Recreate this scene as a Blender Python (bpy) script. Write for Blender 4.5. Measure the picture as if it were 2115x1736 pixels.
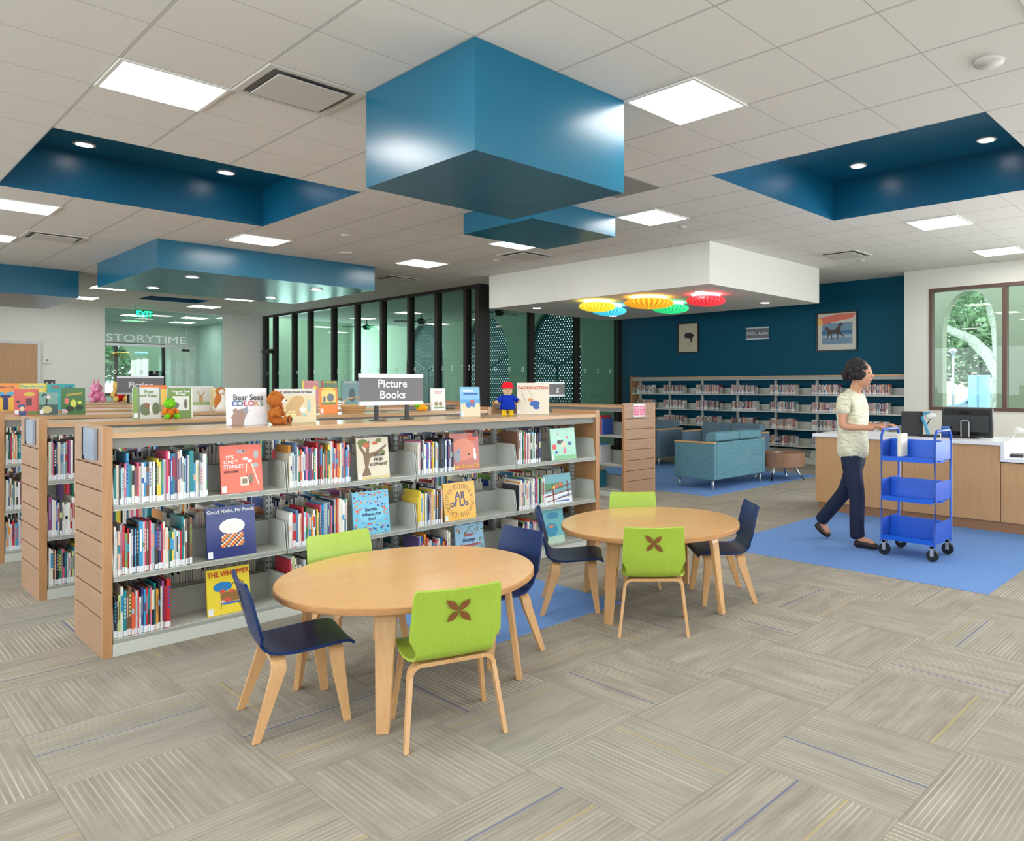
import bpy, math, random
from mathutils import Vector, Matrix, Euler
for o in list(bpy.data.objects): bpy.data.objects.remove(o)
SC = bpy.context.scene
COL = SC.collection
PI = math.pi
rnd = random.Random(7)

# ---------------- camera, world, exposure ----------------
TH = 0.864118; HC = 1.466; H = 3.4319
cam = bpy.data.cameras.new('camera'); co = bpy.data.objects.new('camera', cam); COL.objects.link(co)
co.location = (0, 0, HC); co.rotation_euler = (PI/2, 0, -TH)
cam.sensor_width = 36; cam.lens = 1512.1/2115*36; cam.sensor_fit = 'HORIZONTAL'
cam.shift_x = (1057.5-1363.2)/2115; cam.shift_y = -(868-797.7)/2115
cam.clip_start = 0.05; cam.clip_end = 300
SC.camera = co
SC.view_settings.view_transform = 'Standard'; SC.view_settings.look = 'None'
SC.view_settings.gamma = 1; SC.view_settings.use_curve_mapping = False
SC.view_settings.exposure = 0.48
W = bpy.data.worlds.new('world'); SC.world = W; W.use_nodes = True
W.node_tree.nodes['Background'].inputs[0].default_value = (0.80, 0.92, 1.0, 1)
W.node_tree.nodes['Background'].inputs[1].default_value = 3.0
TROFFER = 13.0      # strength of the ceiling light panels
DOWN = 16.0         # strength of the round downlights

# front, left and side-room lamps are added fill; right one is window light
def area_lamp(name, loc, rot, sx, sy, power, col=(0.93, 0.97, 1.0)):
    l = bpy.data.lights.new(name, 'AREA'); l.shape = 'RECTANGLE'; l.size = sx; l.size_y = sy; l.energy = power; l.color = col
    o = bpy.data.objects.new(name, l); COL.objects.link(o); o.location = loc; o.rotation_euler = rot; return o
area_lamp('added_fill_front', (3.5, -6.9, 1.9), (PI/2, 0, 0), 14.0, 2.2, 110)
area_lamp('added_fill_left', (-4.9, 7.0, 1.9), (PI/2, 0, -PI/2), 24.0, 2.2, 190)
area_lamp('daylight_right_windows', (12.1, -2.4, 1.95), (PI/2, 0, PI/2), 7.0, 2.0, 400)
area_lamp('added_fill_side_room', (10.8, 25.7, 2.2), (-PI/2, 0, 0), 3.6, 2.6, 250)
# ---------------- materials ----------------
def lin(c):
    r = []
    for v in c[:3]:
        v = v/255.0
        r.append(v/12.92 if v <= 0.04045 else ((v+0.055)/1.055)**2.4)
    return (r[0], r[1], r[2], 1)
MATS = {}
def mat(name, c, rough=0.5, metal=0.0, spec=0.5, coat=0.0):
    if name in MATS: return MATS[name]
    m = bpy.data.materials.new(name); m.use_nodes = True; MATS[name] = m
    b = m.node_tree.nodes['Principled BSDF']
    b.inputs['Base Color'].default_value = lin(c); b.inputs['Roughness'].default_value = rough
    b.inputs['Metallic'].default_value = metal; b.inputs['Specular IOR Level'].default_value = spec
    if coat: b.inputs['Coat Weight'].default_value = coat; b.inputs['Coat Roughness'].default_value = 0.15
    return m
def emi(name, c, s):
    if name in MATS: return MATS[name]
    m = bpy.data.materials.new(name); m.use_nodes = True; MATS[name] = m
    nt = m.node_tree; nt.nodes.clear()
    e = nt.nodes.new('ShaderNodeEmission'); e.inputs[0].default_value = lin(c); e.inputs[1].default_value = s
    o = nt.nodes.new('ShaderNodeOutputMaterial'); nt.links.new(e.outputs[0], o.inputs[0])
    return m
class NT:
    def __init__(s, m): s.nt = m.node_tree; s.b = s.nt.nodes.get('Principled BSDF')
    def put(s, sock, v):
        if isinstance(v, (int, float)): sock.default_value = v
        elif isinstance(v, tuple): sock.default_value = v
        else: s.nt.links.new(v, sock)
    def m(s, op, a, b=None, c=None):
        n = s.nt.nodes.new('ShaderNodeMath'); n.operation = op
        s.put(n.inputs[0], a)
        if b is not None: s.put(n.inputs[1], b)
        if c is not None: s.put(n.inputs[2], c)
        return n.outputs[0]
    def coord(s, kind='Object'):
        n = s.nt.nodes.new('ShaderNodeTexCoord'); return n.outputs[kind]
    def geo(s):
        n = s.nt.nodes.new('ShaderNodeNewGeometry'); return n.outputs['Position']
    def xyz(s, v):
        n = s.nt.nodes.new('ShaderNodeSeparateXYZ'); s.nt.links.new(v, n.inputs[0]); return n.outputs
    def vec(s, x, y, z):
        n = s.nt.nodes.new('ShaderNodeCombineXYZ'); s.put(n.inputs[0], x); s.put(n.inputs[1], y); s.put(n.inputs[2], z); return n.outputs[0]
    def mapv(s, v, sc):
        n = s.nt.nodes.new('ShaderNodeMapping'); s.nt.links.new(v, n.inputs[0]); n.inputs['Scale'].default_value = sc; return n.outputs[0]
    def noise(s, v, scale=5, detail=2, rough=0.5):
        n = s.nt.nodes.new('ShaderNodeTexNoise'); s.nt.links.new(v, n.inputs['Vector'])
        n.inputs['Scale'].default_value = scale; n.inputs['Detail'].default_value = detail; n.inputs['Roughness'].default_value = rough
        return n.outputs['Fac']
    def white(s, v):
        n = s.nt.nodes.new('ShaderNodeTexWhiteNoise'); n.noise_dimensions = '3D'; s.nt.links.new(v, n.inputs['Vector']); return n.outputs['Value']
    def mix(s, f, a, b):
        n = s.nt.nodes.new('ShaderNodeMix'); n.data_type = 'RGBA'
        s.put(n.inputs['Factor'], f); s.put(n.inputs['A'], a); s.put(n.inputs['B'], b)
        return n.outputs['Result']
    def rng(s, v, a, b, c=0.0, d=1.0):
        n = s.nt.nodes.new('ShaderNodeMapRange'); s.nt.links.new(v, n.inputs[0])
        for i, q in enumerate((a, b, c, d)): n.inputs[i+1].default_value = q
        return n.outputs[0]
    def color(s, v): s.put(s.b.inputs['Base Color'], v)
    def bump(s, h, st=0.2, dist=0.002):
        n = s.nt.nodes.new('ShaderNodeBump'); n.inputs['Strength'].default_value = st; n.inputs['Distance'].default_value = dist
        s.put(n.inputs['Height'], h); s.nt.links.new(n.outputs[0], s.b.inputs['Normal'])
def wood(name, c1, c2, sc=(2, 2, 30), rough=0.4, coat=0.0):
    if name in MATS: return MATS[name]
    m = mat(name, c1, rough, coat=coat); n = NT(m)
    v = n.mapv(n.coord(), sc)
    a = n.noise(v, 1.0, 4, 0.6); b = n.noise(n.mapv(n.coord(), tuple(q*4 for q in sc)), 1.0, 2, 0.5)
    f = n.rng(n.m('ADD', n.m('MULTIPLY', a, 0.65), n.m('MULTIPLY', b, 0.35)), 0.32, 0.68)
    n.color(n.mix(f, lin(c1), lin(c2)))
    return m
OAKU = wood('oak_grain_along_u', (202, 162, 118), (182, 141, 98), (1.2, 26, 26), 0.3, coat=0.35)
OAKV = wood('oak_grain_along_v', (205, 164, 124), (186, 143, 104), (26, 1.2, 26))
OAKZ = wood('oak_grain_upright', (188, 142, 98), (170, 122, 78), (26, 26, 1.2))
OAKP = wood('oak_panel', (170, 134, 106), (156, 120, 92), (26, 1.5, 26))
GROOVE = mat('oak_groove_dark', (104, 60, 26), 0.7)
MAPLE = wood('maple_top', (222, 178, 118), (212, 164, 102), (3, 9, 9), 0.28, coat=0.25)
MAPLEEDGE = wood('maple_edge', (196, 146, 92), (160, 110, 66), (2, 2, 60), 0.4)
BEECH = wood('beech_leg', (208, 163, 112), (194, 146, 94), (14, 14, 2), 0.38)
DESKW = wood('desk_veneer', (200, 158, 112), (188, 144, 98), (60, 60, 2.0), 0.4)
DOORW = wood('door_veneer', (190, 150, 112), (176, 134, 96), (40, 40, 1.2), 0.5)
WALNUT = wood('walnut_drum', (150, 112, 88), (126, 90, 68), (30, 30, 2), 0.45)
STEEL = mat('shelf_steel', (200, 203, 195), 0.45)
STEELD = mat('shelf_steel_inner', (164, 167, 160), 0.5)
BLACK = mat('black_metal', (24, 24, 26), 0.45)
DARK = mat('dark_gap', (14, 14, 15), 0.8)
WHITE = mat('white_paint', (226, 224, 218), 0.6)
LABEL = mat('spine_label', (232, 234, 238), 0.4)
PAPER = mat('book_pages', (225, 218, 200), 0.8)
CHROME = mat('chrome', (200, 202, 205), 0.2, 1.0)
SILVER = mat('brushed_aluminium', (190, 192, 196), 0.35, 0.6)
WALLM = mat('wall_paint', (222, 220, 212), 0.7)
n_ = NT(WALLM); n_.bump(n_.noise(n_.geo(), 180, 2), 0.08, 0.001)
TEALW = mat('teal_wall_paint', (0, 78, 102), 0.55, spec=0.2)
n_ = NT(TEALW); n_.bump(n_.noise(n_.geo(), 180, 2), 0.08, 0.001)
BLUEBOX = mat('blue_satin_paint', (0, 96, 126), 0.27, spec=0.6)
n_ = NT(BLUEBOX); n_.bump(n_.noise(n_.geo(), 60, 3), 0.05, 0.002)
BLUEREC = mat('deep_blue_satin_paint', (0, 88, 122), 0.34)
BRONZE = mat('dark_bronze_mullion', (44, 38, 34), 0.45, 0.2)
BROWNF = mat('brown_window_frame', (96, 72, 60), 0.45, 0.2)

# carpet tiles laid quarter-turn
CARPET = mat('striped_carpet_tiles', (160, 150, 136), 0.95, spec=0.1); n = NT(CARPET)
p = n.xyz(n.geo()); T = 0.604
tu = n.m('DIVIDE', n.m('SUBTRACT', p[0], 0.595), T); tv = n.m('DIVIDE', n.m('SUBTRACT', p[1], 3.409), T)
iu = n.m('FLOOR', tu); iv = n.m('FLOOR', tv)
par = n.m('ABSOLUTE', n.m('MODULO', n.m('ADD', iu, iv), 2.0))
fu = n.m('SUBTRACT', tu, iu); fv = n.m('SUBTRACT', tv, iv)
def sel(a, b): return n.m('ADD', n.m('MULTIPLY', par, a), n.m('MULTIPLY', n.m('SUBTRACT', 1.0, par), b))
s = sel(fu, fv); l = sel(fv, fu)
r1 = n.white(n.vec(iu, iv, 1.0)); r2 = n.white(n.vec(iu, iv, 5.0)); r3 = n.white(n.vec(iu, iv, 9.0))
big = n.noise(n.vec(n.m('ADD', s, n.m('MULTIPLY', r1, 40.0)), n.m('MULTIPLY', l, 0.25), r2), 7.0, 3, 0.6)
fine = n.m('SINE', n.m('MULTIPLY', s, 2*PI*27))
amp = n.rng(n.noise(n.vec(n.m('ADD', s, n.m('MULTIPLY', r2, 30.0)), n.m('MULTIPLY', l, 0.3), r1), 3.0, 2), 0.36, 0.6)
lrnd = n.white(n.vec(n.m('FLOOR', n.m('MULTIPLY', n.m('ADD', s, 0.0), 27.0)), n.m('ADD', iu, n.m('MULTIPLY', iv, 7.0)), 3.0))
line = n.m('MULTIPLY', n.m('MULTIPLY', n.m('GREATER_THAN', fine, 0.62), n.rng(lrnd, 0, 1, 0.35, 1.0)), n.m('MULTIPLY', amp, n.rng(r3, 0, 1, 0.35, 1.0)))
speck = n.noise(n.geo(), 260, 2, 0.7)
streak = n.noise(n.vec(n.m('ADD', n.m('MULTIPLY', s, 13.0), n.m('MULTIPLY', r1, 50.0)), n.m('MULTIPLY', l, 0.5), r3), 2.2, 4, 0.65)
f1 = n.m('ADD', n.m('MULTIPLY', n.rng(big, 0.35, 0.65), 0.3), n.m('ADD', n.m('MULTIPLY', n.rng(streak, 0.36, 0.66), 0.3), n.m('MULTIPLY', n.rng(speck, 0.3, 0.7), 0.4)))
base = n.mix(f1, lin((118, 113, 105)), lin((176, 167, 152)))
base = n.mix(n.m('MULTIPLY', n.rng(r2, 0, 1, 0, 0.35), 1.0), base, lin((150, 150, 142)))
base = n.mix(n.m('MULTIPLY', line, 0.72), base, lin((214, 206, 190)))
def stripe(pos, w): return n.m('LESS_THAN', n.m('ABSOLUTE', n.m('SUBTRACT', s, pos)), w)
bl = n.m('MULTIPLY', stripe(n.rng(r1, 0, 1, 0.15, 0.85), 0.008), n.m('GREATER_THAN', r3, 0.35))
ye = n.m('MULTIPLY', stripe(n.rng(r2, 0, 1, 0.1, 0.9), 0.007), n.m('GREATER_THAN', r1, 0.45))
base = n.mix(n.m('MULTIPLY', bl, 0.75), base, lin((92, 100, 140)))
base = n.mix(n.m('MULTIPLY', ye, 0.55), base, lin((186, 160, 92)))
seam = n.m('LESS_THAN', n.m('MINIMUM', n.m('MINIMUM', fu, n.m('SUBTRACT', 1.0, fu)), n.m('MINIMUM', fv, n.m('SUBTRACT', 1.0, fv))), 0.004)
base = n.mix(n.m('MULTIPLY', seam, 0.35), base, lin((110, 102, 92)))
n.color(base); n.bump(speck, 0.3, 0.003)

BLUEC = mat('blue_carpet', (70, 120, 196), 0.95, spec=0.1); n = NT(BLUEC)
g = n.noise(n.mapv(n.geo(), (14, 60, 1)), 3.0, 3, 0.7); g2 = n.noise(n.geo(), 220, 2, 0.7)
n.color(n.mix(n.rng(n.m('ADD', n.m('MULTIPLY', g, 0.5), n.m('MULTIPLY', g2, 0.5)), 0.35, 0.65), lin((78, 122, 190)), lin((132, 166, 216))))
n.bump(g2, 0.3, 0.003)

CEILM = mat('ceiling_tile', (214, 208, 200), 0.85, spec=0.2); n = NT(CEILM)
p = n.xyz(n.geo())
def grid(c, o, w):
    f = n.m('FRACT', n.m('DIVIDE', n.m('SUBTRACT', c, o), 0.61))
    d = n.m('MULTIPLY', n.m('MINIMUM', f, n.m('SUBTRACT', 1.0, f)), 0.61)
    return d
du = grid(p[0], 1.2325, 0); dv = grid(p[1], 4.6818, 0)
lu = n.m('MULTIPLY', n.m('LESS_THAN', du, 0.0085), n.m('GREATER_THAN', du, 0.003))
lv = n.m('LESS_THAN', dv, 0.0035)
lv2 = n.m('MULTIPLY', n.m('LESS_THAN', du, 0.003), 0.35)
c_ = n.mix(n.rng(n.noise(n.geo(), 90, 3, 0.7), 0.3, 0.7), lin((224, 220, 214)), lin((230, 226, 220)))
c_ = n.mix(n.m('MULTIPLY', n.m('MAXIMUM', n.m('MAXIMUM', lu, n.m('MULTIPLY', lv, 0.9)), lv2), 0.55), c_, lin((120, 114, 108)))
n.color(c_)

def glassmat(name, tint, refl=1.0, rough=0.0):
    m = bpy.data.materials.new(name); m.use_nodes = True; MATS[name] = m
    nt = m.node_tree; nt.nodes.clear()
    t = nt.nodes.new('ShaderNodeBsdfTransparent'); t.inputs[0].default_value = lin(tint)
    g = nt.nodes.new('ShaderNodeBsdfGlossy'); g.inputs['Roughness'].default_value = rough
    fr = nt.nodes.new('ShaderNodeFresnel'); fr.inputs[0].default_value = 1.5
    mx = nt.nodes.new('ShaderNodeMixShader'); o = nt.nodes.new('ShaderNodeOutputMaterial')
    mu = nt.nodes.new('ShaderNodeMath'); mu.operation = 'MULTIPLY'; mu.inputs[1].default_value = refl
    ge = nt.nodes.new('ShaderNodeNewGeometry'); bf = nt.nodes.new('ShaderNodeMath'); bf.operation = 'SUBTRACT'; bf.inputs[0].default_value = 1.0
    nt.links.new(ge.outputs['Backfacing'], bf.inputs[1]); m2 = nt.nodes.new('ShaderNodeMath'); m2.operation = 'MULTIPLY'; m2.use_clamp = True
    nt.links.new(fr.outputs[0], mu.inputs[0]); nt.links.new(mu.outputs[0], m2.inputs[0]); nt.links.new(bf.outputs[0], m2.inputs[1]); nt.links.new(m2.outputs[0], mx.inputs[0])
    nt.links.new(t.outputs[0], mx.inputs[1]); nt.links.new(g.outputs[0], mx.inputs[2]); nt.links.new(mx.outputs[0], o.inputs[0])
    return m
GLASSG = glassmat('green_tinted_glass', (206, 230, 223), 1.1)
GLASSC = glassmat('clear_glass', (222, 240, 236), 1.4)
GLASSW = glassmat('window_glass', (238, 247, 244), 1.0)

# ---------------- mesh helpers ----------------
class MB:
    def __init__(s): s.v = []; s.f = []; s.m = []; s.sm = []
    def add(s, vs, fs, mi=0, smooth=False):
        b = len(s.v); s.v += [tuple(q) for q in vs]
        for f in fs: s.f.append([b+i for i in f]); s.m.append(mi); s.sm.append(smooth)
        return s
    def box(s, x0, x1, y0, y1, z0, z1, mi=0):
        v = [(x0,y0,z0),(x1,y0,z0),(x1,y1,z0),(x0,y1,z0),(x0,y0,z1),(x1,y0,z1),(x1,y1,z1),(x0,y1,z1)]
        return s.add(v, [(3,2,1,0),(4,5,6,7),(0,1,5,4),(1,2,6,5),(2,3,7,6),(3,0,4,7)], mi)
    def prism(s, poly, axis, a, b, mi=0, cap=True):
        n = len(poly); vs = []
        for t in (a, b):
            for p in poly:
                q = [p[0], p[1]]; q.insert(axis, t); vs.append(tuple(q))
        fs = [(i, (i+1) % n, n+(i+1) % n, n+i) for i in range(n)]
        if cap: fs += [tuple(range(n-1, -1, -1)), tuple(range(n, 2*n))]
        return s.add(vs, fs, mi)
    def poly(s, pts, mi=0): return s.add(pts, [tuple(range(len(pts)))], mi)
    def lathe(s, prof, c=(0,0,0), seg=24, mi=0, smooth=True, sx=1, sy=1, cap=True):
        vs = []; fs = []; n = len(prof)
        for i in range(seg):
            a = 2*PI*i/seg
            for r, z in prof: vs.append((c[0]+r*math.cos(a)*sx, c[1]+r*math.sin(a)*sy, c[2]+z))
        for i in range(seg):
            j = (i+1) % seg
            for k in range(n-1): fs.append((i*n+k, j*n+k, j*n+k+1, i*n+k+1))
        if cap and prof[0][0] > 1e-6: fs.append(tuple(i*n for i in range(seg-1, -1, -1)))
        if cap and prof[-1][0] > 1e-6: fs.append(tuple(i*n+n-1 for i in range(seg)))
        return s.add(vs, fs, mi, smooth)
    def cyl(s, c, r, z0, z1, seg=20, mi=0, r2=None): return s.lathe([(r, z0), (r if r2 is None else r2, z1)], c, seg, mi, seg > 8)
    def tube(s, pts, r, seg=8, mi=0):
        pts = [Vector(p) for p in pts]; n = len(pts); vs = []; fs = []
        for i, p in enumerate(pts):
            d = (pts[min(i+1, n-1)]-pts[max(i-1, 0)]).normalized()
            a = d.cross(Vector((0, 0, 1)));
            if a.length < 0.01: a = d.cross(Vector((1, 0, 0)))
            a.normalize(); b = d.cross(a); rr = r[i] if isinstance(r, (list, tuple)) else r
            for k in range(seg):
                t = 2*PI*k/seg; vs.append(p+(a*math.cos(t)+b*math.sin(t))*rr)
        for i in range(n-1):
            for k in range(seg):
                j = (k+1) % seg; fs.append((i*seg+k, i*seg+j, (i+1)*seg+j, (i+1)*seg+k))
        fs.append(tuple(range(seg))); fs.append(tuple(range(n*seg-1, (n-1)*seg-1, -1)))
        return s.add(vs, fs, mi, True)
    def ell(s, c, r, mi=0, seg=16, rings=10, rot=None):
        vs = []; fs = []; R = Euler(rot).to_matrix() if rot else None
        for i in range(rings+1):
            t = PI*i/rings
            for k in range(seg):
                a = 2*PI*k/seg
                q = Vector((r[0]*math.sin(t)*math.cos(a), r[1]*math.sin(t)*math.sin(a), r[2]*math.cos(t)))
                if R: q = R @ q
                vs.append((c[0]+q[0], c[1]+q[1], c[2]+q[2]))
        for i in range(rings):
            for k in range(seg):
                j = (k+1) % seg; fs.append((i*seg+k, (i+1)*seg+k, (i+1)*seg+j, i*seg+j))
        return s.add(vs, fs, mi, True)
    def sweep(s, path, w, t, mi=0):
        # ribbon of rectangular section; path items: (point, width_dir, thick_dir, width, thickness)
        vs = []; fs = []
        for p, wd, td, ww, tt in path:
            p = Vector(p); wd = Vector(wd).normalized(); td = Vector(td).normalized()
            for a, b in ((-1,-1),(1,-1),(1,1),(-1,1)): vs.append(p+wd*(a*ww/2)+td*(b*tt/2))
        n = len(path)
        for i in range(n-1):
            for k in range(4):
                j = (k+1) % 4; fs.append((i*4+k, i*4+j, i*4+4+j, i*4+4+k))
        fs.append((3,2,1,0)); fs.append(tuple(n*4-4+k for k in range(4)))
        return s.add(vs, fs, mi)
def build(name, mb, mats, parent=None, loc=None, rot=None, bevel=0, seg=2, smooth=False):
    me = bpy.data.meshes.new(name); me.from_pydata([tuple(v) for v in mb.v], [], mb.f)
    if not isinstance(mats, (list, tuple)): mats = [mats]
    for m in mats: me.materials.append(m)
    me.polygons.foreach_set('material_index', mb.m)
    me.polygons.foreach_set('use_smooth', [bool(q or smooth) for q in mb.sm])
    me.update()
    o = bpy.data.objects.new(name, me); COL.objects.link(o)
    if parent: o.parent = parent
    if loc: o.location = loc
    if rot: o.rotation_euler = rot
    if bevel:
        b = o.modifiers.new('bevel', 'BEVEL'); b.width = bevel; b.segments = seg; b.limit_method = 'ANGLE'; b.angle_limit = 0.6
    return o
def empty(name, loc=(0,0,0), rz=0, rx=0):
    o = bpy.data.objects.new(name, None); COL.objects.link(o); o.location = loc; o.rotation_euler = (rx, 0, rz)
    o.empty_display_size = 0.1; return o
def tag(o, label, cat, group=None, kind=None):
    if label: o['label'] = label
    if cat: o['category'] = cat
    if group: o['group'] = group
    if kind: o['kind'] = kind
    return o
def struct(name, mb, mats, **k):
    o = build(name, mb, mats, **k); o['kind'] = 'structure'; return o
def text(name, s, size, m, parent=None, loc=(0,0,0), rot=(PI/2,0,0), ext=0.0008, align='CENTER', bold=0.0, sx=1.0):
    cu = bpy.data.curves.new('t', 'FONT'); cu.body = s; cu.size = size; cu.extrude = ext; cu.align_x = align; cu.align_y = 'CENTER'
    cu.offset = bold; cu.resolution_u = 3
    t = bpy.data.objects.new('t', cu); COL.objects.link(t)
    dg = bpy.context.evaluated_depsgraph_get(); me = bpy.data.meshes.new_from_object(t.evaluated_get(dg))
    bpy.data.objects.remove(t); bpy.data.curves.remove(cu)
    me.materials.clear(); me.materials.append(m)
    for p in me.polygons: p.material_index = 0
    o = bpy.data.objects.new(name, me); COL.objects.link(o)
    if parent: o.parent = parent
    o.location = loc; o.rotation_euler = rot; o.scale = (sx, 1, 1)
    return o
def skin(name, verts, edges, rad, m, parent=None, root=0, sub=2):
    me = bpy.data.meshes.new('s'); me.from_pydata(verts, edges, []); me.update()
    o = bpy.data.objects.new('s', me); COL.objects.link(o)
    k = o.modifiers.new('skin', 'SKIN'); k.use_smooth_shade = True
    for i, v in enumerate(me.skin_vertices[0].data):
        r = rad[i]; v.radius = (r, r) if not isinstance(r, tuple) else r
        v.use_root = (i == root)
    su = o.modifiers.new('sub', 'SUBSURF'); su.levels = sub; su.render_levels = sub
    dg = bpy.context.evaluated_depsgraph_get(); m2 = bpy.data.meshes.new_from_object(o.evaluated_get(dg))
    bpy.data.objects.remove(o); bpy.data.meshes.remove(me)
    m2.materials.clear(); m2.materials.append(m)
    for p in m2.polygons: p.material_index = 0; p.use_smooth = True
    ob = bpy.data.objects.new(name, m2); COL.objects.link(ob)
    if parent: ob.parent = parent
    return ob
def children(o): return [c for c in bpy.data.objects if c.parent == o]
def copy_tree(o, parent=None):
    c = o.copy(); COL.objects.link(c)
    if parent: c.parent = parent
    for ch in o.children: copy_tree(ch, c)
    return c
ONES = ['', 'first', 'second', 'third', 'fourth', 'fifth', 'sixth', 'seventh', 'eighth', 'ninth', 'tenth', 'eleventh', 'twelfth', 'thirteenth',
        'fourteenth', 'fifteenth', 'sixteenth', 'seventeenth', 'eighteenth', 'nineteenth']
TENS = ['', '', 'twent', 'thirt', 'fort', 'fift', 'sixt', 'sevent']
def ordw(n):
    if n < 20: return ONES[n]
    t, u = divmod(n, 10)
    return TENS[t]+'ieth' if u == 0 else TENS[t]+'y-'+ONES[u]
def GU(i): return 1.2325+0.61*i
def GV(j): return 4.6818+0.61*j
# ================= SETTING =================
struct('floor', MB().box(-5, 13.2, -7, 22.1, -0.12, 0), CARPET)
struct('floor', MB().box(3.4, 12.9, 22.1, 27.2, -0.12, 0), mat('story_room_carpet', (120, 130, 140), 0.95))
def blue_rug(u0, u1, v0, v1, label):
    o = build('carpet_patch', MB().box(u0, u1, v0, v1, 0.0, 0.004), BLUEC)
    tag(o, label, 'rug', 'bright blue carpet patches set into the floor')
blue_rug(5.42, 7.83, 1.59, 4.02, 'bright blue carpet patch in front of the wooden service desk')
blue_rug(2.41, 3.615, 3.42, 4.62, 'small blue carpet patch between the two round tables')
blue_rug(7.84, 10.86, 5.83, 9.3, 'blue carpet patch under the teal sofas')

# ceiling with openings for the two recesses and the small far one
LREC = (GU(0), GU(4), GV(4), GV(8)); RREC = (GU(7), GU(11), GV(-5), GV(-1)); SREC = (GU(6), GU(8)-0.05, GV(23), GV(24.5))
def holed(u0, u1, v0, v1, holes, z):
    us = sorted({u0, u1, *[h[0] for h in holes], *[h[1] for h in holes]}); vs = sorted({v0, v1, *[h[2] for h in holes], *[h[3] for h in holes]})
    mb = MB()
    for a, b in zip(us, us[1:]):
        for c, d in zip(vs, vs[1:]):
            if any(h[0] <= (a+b)/2 <= h[1] and h[2] <= (c+d)/2 <= h[3] for h in holes): continue
            mb.poly([(a, c, z), (a, d, z), (b, d, z), (b, c, z)])
    return mb
cm = holed(-5, 13.2, -7, 22.1, [LREC, RREC, SREC], H)
# nothing of the main ceiling reaches over the side room behind the glass
struct('ceiling', cm, CEILM)
def recess(name, r, top, label=None):
    u0, u1, v0, v1 = r; mb = MB()
    mb.poly([(u0,v0,H),(u0,v0,top),(u1,v0,top),(u1,v0,H)]); mb.poly([(u1,v0,H),(u1,v0,top),(u1,v1,top),(u1,v1,H)])
    mb.poly([(u1,v1,H),(u1,v1,top),(u0,v1,top),(u0,v1,H)]); mb.poly([(u0,v1,H),(u0,v1,top),(u0,v0,top),(u0,v0,H)])
    mb.poly([(u0,v0,top),(u0,v1,top),(u1,v1,top),(u1,v0,top)])
    o = struct(name, mb, BLUEREC); return o
recess('trim_1', LREC, 3.90); recess('trim_2', RREC, 3.88); recess('trim_3', SREC, 3.7)
def soffit(u0, u1, v0, v1, z, m, label, cat='ceiling box'):
    o = build('ceiling_box', MB().box(u0, u1, v0, v1, z, H-0.001), m)
    tag(o, label, cat)
soffit(GU(2), GU(4), GV(-2), GV(0), 2.795, BLUEBOX, 'large blue box hanging from the ceiling, nearest and lowest of the blue boxes')
soffit(GU(6), GU(8), GV(2), GV(4), 3.20, BLUEBOX, 'shallow square blue ceiling box just behind the largest hanging box')
soffit(GU(3), GU(8), GV(11), GV(16), 3.045, BLUEBOX, 'wide blue ceiling box with four downlights over the far bookcases')
soffit(GU(-3), GU(3), GV(18), GV(22.5), 2.975, BLUEBOX, 'blue ceiling box cut by the left edge, near the oak door')
soffit(GU(11), GU(16), GV(2), GV(10), 2.85, WALLM, 'large white dropped ceiling box above the seating, hung with coloured lanterns')

# walls
GW = 8.44; GV1 = 11.80; BV = 21.92
def windowed(name, a0, a1, w0, w1, ax, p0, p1):
    mb = MB()
    for x0, x1, z0, z1 in ((a0, w0, 0, H), (w1, a1, 0, H), (w0, w1, 0, 0.8), (w0, w1, 3.0, H)):
        mb.box(p0, p1, x0, x1, z0, z1) if ax == 1 else mb.box(x0, x1, p0, p1, z0, z1)
    struct(name, mb, WALLM); mb = MB(); k = w0
    while k <= w1+0.01:
        b = (p0+0.02, p1-0.02, k-0.03, k+0.03, 0.8, 3.0) if ax == 1 else (k-0.03, k+0.03, p0+0.02, p1-0.02, 0.8, 3.0)
        mb.box(*b); k += (w1-w0)/12
    return mb
struct('added_window_6', windowed('wall_left', -7, 22.1, -5.0, 19.0, 1, -5.15, -5), BROWNF)  # unseen windows, added in this wall to account for the left fill lamp
struct('added_window_7', windowed('wall_front', -5, 12.4, -3.5, 10.5, 0, -7.15, -7), BROWNF)  # windows behind the camera are made up as source of the front fill
# back wall with opening for the storytime glass (u 4.80-7.43) and the oak door
S0, S1 = 4.80, 7.43
struct('wall_back', MB().box(-5, S0, BV, BV+0.14, 0, H+0.5).box(S1, 8.36, BV, BV+0.14, 0, H+0.5).box(S0, S1, BV, BV+0.14, H-0.03, H+0.5), WALLM)
# teal wall and white window wall
struct('wall_teal', MB().box(12.70, 12.86, 4.9, GV1+0.3, 0, H+0.02), TEALW)
WV0, WV1, WZ0, WZ1 = 2.2, 4.55, 1.07, 3.10
struct('wall_right', MB().box(12.30, 12.46, WV1, 4.98, 0, H+0.02).box(12.30, 12.46, 1.3, WV0, 0, H+0.02).box(12.30, 12.46, -7, -6.2, 0, H+0.02).box(12.30, 12.46, -6.2, 1.3, 0, WZ0).box(12.30, 12.46, -6.2, 1.3, WZ1, H+0.02).box(12.30, 12.46, WV0, WV1, 0, WZ0).box(12.30, 12.46, WV0, WV1, WZ1, H+0.02).box(12.46, 12.72, 4.86, 4.98, 0, H+0.02), WALLM)
struct('baseboard_back', MB().box(-5, S0, BV-0.015, BV, 0, 0.1), mat('baseboard_rubber', (90, 92, 92), 0.6))
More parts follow.
